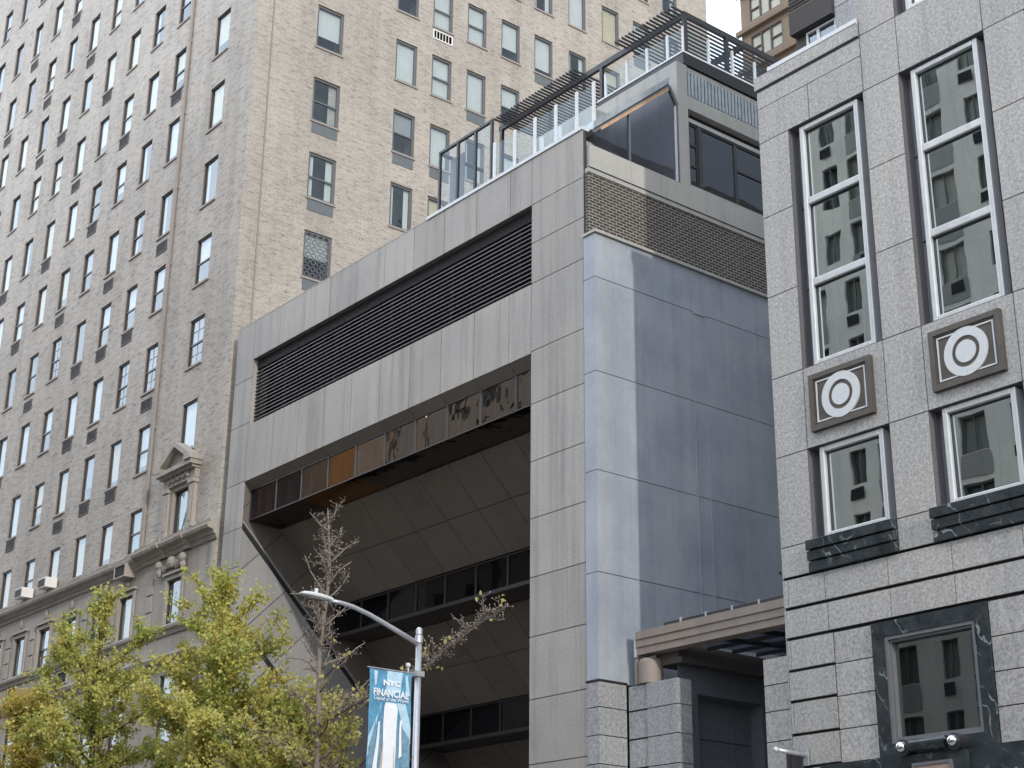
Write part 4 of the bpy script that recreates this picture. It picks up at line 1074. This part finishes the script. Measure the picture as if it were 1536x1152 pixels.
def text(body,name,w,vc,mat,weight=0,ucent=.5,hscale=1.0):
    c=D.curves.new(name,'FONT'); c.body=body; c.align_x='CENTER'; c.align_y='CENTER'; c.size=1; c.offset=weight
    o=D.objects.new(name,c); COL.objects.link(o)
    dg=bpy.context.evaluated_depsgraph_get(); me=D.meshes.new_from_object(o.evaluated_get(dg)); D.objects.remove(o); D.curves.remove(c)
    xs=[v.co.x for v in me.vertices]; ysz=[v.co.y for v in me.vertices]; s=w/(max(xs)-min(xs)); cx_=(max(xs)+min(xs))/2; cy_=(max(ysz)+min(ysz))/2
    off=Vector(bn.location)
    for v in me.vertices:
        u=ucent+(v.co.x-cx_)*s; vv=vc+(v.co.y-cy_)*s*BW/BH*hscale
        v.co=Vector(bp(u,vv,.030))-off
    me.name=name; me.materials.clear(); me.materials.append(mat)
    ob=D.objects.new(name,me); COL.objects.link(ob); ob.parent=bn; return ob
text('NYC','logo_lettering',.40,.90,M['banner_white'],.05,.52,.75)
text('FINANCIAL','lettering',.84,.815,M['banner_white'],.03,.5,1.15)
text('Capital of the World','small_lettering',.82,.762,M['banner_white'],.012,.5,1.0)

# ================================================================== TREES
def frame_of(t):
    a=Vector((0,0,1)) if abs(t.z)<.95 else Vector((1,0,0)); u=t.cross(a).normalized(); return u,t.cross(u).normalized()
def leaf(m,p,rn,size,mi=0):
    # folded fan shaped leaf of two faces
    d=Vector((rn.gauss(0,1),rn.gauss(0,1),rn.gauss(0,.55))); d.normalize(); u,w=frame_of(d)
    a=rn.random()*6.283; s=u*cos(a)+w*sin(a); nn=d.cross(s)
    L=size*rn.uniform(.75,1.25); W=L*.62
    b=len(m.v)
    m.v+=[tuple(p),tuple(p+d*L*.75+s*W+nn*L*.12),tuple(p+d*L),tuple(p+d*L*.75-s*W+nn*L*.12)]
    m.f+=[(b,b+1,b+2),(b,b+2,b+3)]; m.m+=[mi,mi]
def limb(rn,p0,dirn,L,n=6,droop=0.0,wob=.12):
    pts=[Vector(p0)]; d=Vector(dirn).normalized()
    for i in range(n):
        d=(d+Vector((rn.gauss(0,wob),rn.gauss(0,wob),rn.gauss(0,wob)+droop))).normalized(); pts.append(pts[-1]+d*L/n)
    return pts
def ginkgo(x,y,top,trunkmat,leafmats,label,seed,limbs,leafsize=.076,dens=1.6,gold=0,spread=1.0,zlow=4.5,clump=.15):
    rn=random.Random(seed)
    t=thing('ginkgo_tree',label,'tree',(x,y,.13),'ginkgo trees at the kerb')
    tr=MB(); lf=MB()
    n=16; pts=[Vector((x+.06*sin(i*1.1+seed),y+.06*cos(i*.9+seed),.13+(top-.13-.25)*i/n)) for i in range(n+1)]
    tr.tube(pts,[.13*(1-i/n)**.8+.012 for i in range(n+1)],9)
    def onT(z):
        k=min(n-1,max(0,int((z-.13)/(top-.38)*n))); return pts[k].lerp(pts[k+1],((z-.13)/(top-.38)*n)-k)
    twigs=[]
    for (z,az,el,L) in limbs:
        p=onT(z); a=radians(az); e=radians(el)
        b=limb(rn,p,(cos(a)*cos(e),sin(a)*cos(e),sin(e)),L,8,.05,.11); r0=max(.018,.05*L/3)
        tr.tube(b,[r0*(1-i/9.5) for i in range(9)],6); twigs.append(b)
        for k in range(int(L*4.2)):
            i=rn.randint(2,7); q=b[i].lerp(b[i+1],rn.random()) if i<8 else b[i]
            td=(b[min(8,i+1)]-b[i]).normalized(); s=Vector((rn.gauss(0,1),rn.gauss(0,1),rn.gauss(.25,.6)))
            c=limb(rn,q,(td*.7+s.normalized()).normalized(),rn.uniform(.35,.95)*spread,4,.06,.16); tr.tube(c,[.013,.011,.009,.007,.004],4); twigs.append(c)
    twigs.append(pts[int(n*.62):])
    for b in twigs:
        for i in range(len(b)-1):
            seg=(b[i+1]-b[i]).length
            if (b[i]-pts[0]).length<zlow-1.2: pass
            for k in range(max(1,int(seg/.075*dens))):
                c=b[i].lerp(b[i+1],rn.random())+Vector((rn.gauss(0,.05),rn.gauss(0,.05),rn.gauss(.03,.05)))
                mi=0 if rn.random()>gold else 1
                for q in range(rn.randint(5,8)):
                    leaf(lf,c+Vector((rn.gauss(0,clump*.45),rn.gauss(0,clump*.45),rn.gauss(0,clump*.4))),rn,leafsize,mi)
    tr.build('trunk',trunkmat,t,smooth=True)
    lf.build('crown',leafmats,t)
    return t
def ring_limbs(rn,zs,Lf,n,el=(8,40)):
    out=[]
    az=rn.random()*360
    for z in zs:
        for k in range(n):
            az+=137.5+rn.uniform(-25,25); out.append((z+rn.uniform(-.2,.2),az,rn.uniform(*el),Lf(z)*rn.uniform(.8,1.15)))
    return out
r1=random.Random(5)
TY=18.2
LM=[M['leaf_green'],M['leaf_yellow']]
# right ginkgo: narrow leader, broad lower tiers
lim=ring_limbs(r1,[5.6,6.2,6.8,7.4,8.0,8.6],lambda z:2.7-.28*(z-5.6),4,(5,30))+ring_limbs(r1,[9.2,9.7,10.2],lambda z:1.25-.45*(z-9.2),3,(30,60))
ginkgo(-33.75,TY,10.85,M['bark_gold'],LM,'yellow green ginkgo with broad lower tiers in front of the granite wall',11,lim,gold=.07)
# middle ginkgo: tall thin leader with long side arms
lim=ring_limbs(r1,[6.6,7.2,7.8,8.4],lambda z:2.3-.2*(z-6.6),4,(0,28))+[(9.7,200,14,2.3),(9.6,20,8,1.9),(9.2,300,20,1.8),(9.0,110,20,1.8),(9.3,240,20,1.6),(10.2,190,25,.9)]
lim+=ring_limbs(r1,[10.5,11.0,11.4],lambda z:.42,3,(45,70))
ginkgo(-40.35,TY,12.2,M['bark_dark'],LM,'tall green ginkgo with a thin leader and long side arms before the tower',23,lim,gold=.04)
# small golden one at the far left
lim=ring_limbs(r1,[6.9,7.3,7.8,8.3,8.7],lambda z:1.25-.28*abs(z-7.8),3,(45,72))
ginkgo(-44.7,TY,9.95,M['bark_gold'],[M['leaf_yellow'],M['leaf_green']],'small golden ginkgo at the far left',31,lim,gold=.2,leafsize=.074)
lim=ring_limbs(r1,[4.6,5.2,5.8,6.4,6.9],lambda z:2.0-.2*(z-5),4,(10,40))
ginkgo(-47.6,TY-.4,8.6,M['bark_gold'],[M['leaf_yellow'],M['leaf_green']],'yellow ginkgo crown cut by the lower left corner',37,lim,gold=.6,leafsize=.074)

def bare_tree(x,y,top):
    rn=random.Random(77)
    t=thing('bare_ginkgo_tree','nearly bare ginkgo with budded twigs and a few low leaves behind the street lamp','tree',(x,y,.13))
    tr=MB(); bd=MB(); lf=MB()
    n=18; pts=[Vector((x+.05*sin(i*1.3)-.02*i/n,y+.05*cos(i*.8),.13+(top-.13)*i/n)) for i in range(n+1)]
    tr.tube(pts,[.11*(1-i/n)**.75+.010 for i in range(n+1)],9)
    def onT(z):
        k=min(n-1,max(0,int((z-.13)/(top-.13)*n))); return pts[k].lerp(pts[k+1],((z-.13)/(top-.13)*n)-k)
    def spurs(b,r,every,leafy):
        for i in range(1,len(b)):
            for k in range(every):
                c=b[i-1].lerp(b[i],rn.random()); s=Vector((rn.gauss(0,1),rn.gauss(0,1),rn.gauss(.5,.7))).normalized()
                e=c+s*rn.uniform(.06,.17); tr.tube([c,e],[.006,.004],4); 
                if rn.random()<.45: bd.sphere(e,.014,6)
                if rn.random()<leafy:
                    for q in range(rn.randint(2,5)): leaf(lf,e+Vector((rn.gauss(0,.06),rn.gauss(0,.06),rn.gauss(0,.05))),rn,.075)
    spurs(pts[10:],.1,2,0)
    az=40
    zz=5.4
    while zz<top-.35:
        az+=137.5+rn.uniform(-30,30); a=radians(az); L=.78*sqrt(max(.15,top-zz))*rn.uniform(.55,1.15); e=radians(rn.uniform(22,55)); leafy=max(0,min(.85,(7.9-zz)*.4))
        p=onT(zz); b=limb(rn,p,(cos(a)*cos(e),sin(a)*cos(e),sin(e)),L,6,.03,.16); tr.tube(b,[.026*(1-i/7.5)+.004 for i in range(7)],5); spurs(b,.03,2,leafy)
        for k in range(3):
            i=rn.randint(1,4); c=limb(rn,b[i],Vector((rn.gauss(0,1),rn.gauss(0,1),rn.gauss(.5,.5))).normalized(),rn.uniform(.2,.5),3,.05,.2); tr.tube(c,[.011,.009,.007,.005],4); spurs(c,.02,3,leafy)
        zz+=.18
    # the long limb reaching right, past the lamp
    p=onT(6.9); 
    r2=random.Random(4); ctl=[p,Vector((x+1.8,y+.05,7.28)),Vector((x+3.8,y+.1,7.66)),Vector((x+5.0,y+.12,8.05)),Vector((x+6.15,y+.15,8.46))]; b=[]
    for i in range(17):
        q=i/16*4; k=min(3,int(q)); b.append(ctl[k].lerp(ctl[k+1],q-k)+Vector((r2.gauss(0,.025),r2.gauss(0,.03),r2.gauss(0,.03))))
    tr.tube(b,[.05*(1-i/19) for i in range(17)],7); spurs(b,.04,9,.05)
    for i in range(2,16):
        for k in range(3):
            s=Vector((rn.gauss(.5,.4),rn.gauss(0,.8),rn.uniform(.2,1.1))).normalized(); c=limb(rn,b[i],s,rn.uniform(.2,.55),4,.05,.18); tr.tube(c,[.013,.011,.009,.007,.005],4); spurs(c,.02,3,.12 if i<9 else .02)
    # two low leafy limbs
    for (z,a,L) in ((6.2,180,1.5),(6.6,350,1.6),(6.0,90,1.4),(6.3,250,1.6)):
        a=radians(a); b=limb(rn,onT(z),(cos(a)*.9,sin(a)*.9,.35),L,7,.04,.12); tr.tube(b,[.03*(1-i/9) for i in range(8)],5); spurs(b,.03,8,.8)
    tr.build('trunk',M['bark'],t,smooth=True); bd.build('bud',M['bud'],t); lf.build('crown',M['leaf_pale'],t)
bare_tree(-29.05,TY,11.7)
# a low leafy ginkgo filling between the bare tree and the lamp
lim=ring_limbs(r1,[4.6,5.2,5.8,6.3,6.8,7.3],lambda z:2.1-.42*(z-4.6),4,(10,38))
ginkgo(-31.2,TY+.5,8.2,M['bark_dark'],LM,'low yellow green ginkgo crown beneath the bare tree',43,lim,gold=.2,leafsize=.074,dens=1.5)

# ================================================================== LIGHT
SUN_EL,SUN_AZ=radians(18.5),radians(13.1)        # azimuth from +X towards -Y
to=Vector((cos(SUN_AZ)*cos(SUN_EL),-sin(SUN_AZ)*cos(SUN_EL),sin(SUN_EL)))
sl=D.lights.new('sun','SUN'); sl.energy=.8; sl.angle=radians(.8); sl.color=(1,.94,.86)
so=D.objects.new('sun',sl); COL.objects.link(so); so.rotation_euler=to.to_track_quat('Z','Y').to_euler(); so.location=(60,-10,60)
w=D.worlds.new('World'); scene.world=w; w.use_nodes=True
nt=w.node_tree; nt.nodes.clear()
out=nt.nodes.new('ShaderNodeOutputWorld'); bg=nt.nodes.new('ShaderNodeBackground')
sky=nt.nodes.new('ShaderNodeTexSky'); sky.sky_type='NISHITA'; sky.sun_disc=False; sky.sun_elevation=SUN_EL; sky.sun_rotation=radians(90)+SUN_AZ
sky.air_density=1.0; sky.dust_density=2.0; sky.ozone_density=1.0
tc=nt.nodes.new('ShaderNodeTexCoord'); mp=nt.nodes.new('ShaderNodeMapping'); mp.inputs['Scale'].default_value=(1,1,2.6)
nz=nt.nodes.new('ShaderNodeTexNoise'); nz.inputs['Scale'].default_value=2.2; nz.inputs['Detail'].default_value=6; nz.inputs['Roughness'].default_value=.55
rg=nt.nodes.new('ShaderNodeMapRange'); rg.inputs[1].default_value=.36; rg.inputs[2].default_value=.62; rg.inputs[3].default_value=.68; rg.inputs[4].default_value=.95
mx=nt.nodes.new('ShaderNodeMix'); mx.data_type='RGBA'
L=nt.links.new
L(tc.outputs['Generated'],mp.inputs[0]); L(mp.outputs[0],nz.inputs['Vector']); L(nz.outputs['Fac'],rg.inputs[0]); L(rg.outputs[0],mx.inputs[0]); L(sky.outputs[0],mx.inputs[6])
mx.inputs[7].default_value=(8.3,9.0,10.2,1)     # thin bright cloud
dt=nt.nodes.new('ShaderNodeVectorMath'); dt.operation='DOT_PRODUCT'; dt.inputs[1].default_value=(-.72,-.69,.08); L(tc.outputs['Generated'],dt.inputs[0])
dr_=nt.nodes.new('ShaderNodeMapRange'); dr_.inputs[1].default_value=-.75; dr_.inputs[2].default_value=.85; dr_.inputs[3].default_value=.34; dr_.inputs[4].default_value=1.65; L(dt.outputs['Value'],dr_.inputs[0])  # added gradient: sky brightened on the street side to lift the front facades
sc_=nt.nodes.new('ShaderNodeVectorMath'); sc_.operation='SCALE'; L(mx.outputs[2],sc_.inputs[0]); L(dr_.outputs[0],sc_.inputs['Scale'])
L(sc_.outputs[0],bg.inputs[0]); bg.inputs[1].default_value=.10; L(bg.outputs[0],out.inputs[0])
scene.view_settings.view_transform='Standard'; scene.view_settings.look='None'; scene.view_settings.gamma=1
scene.view_settings.exposure=1.16
scene.cycles.max_bounces=8; scene.cycles.transparent_max_bounces=16; scene.cycles.use_denoising=True
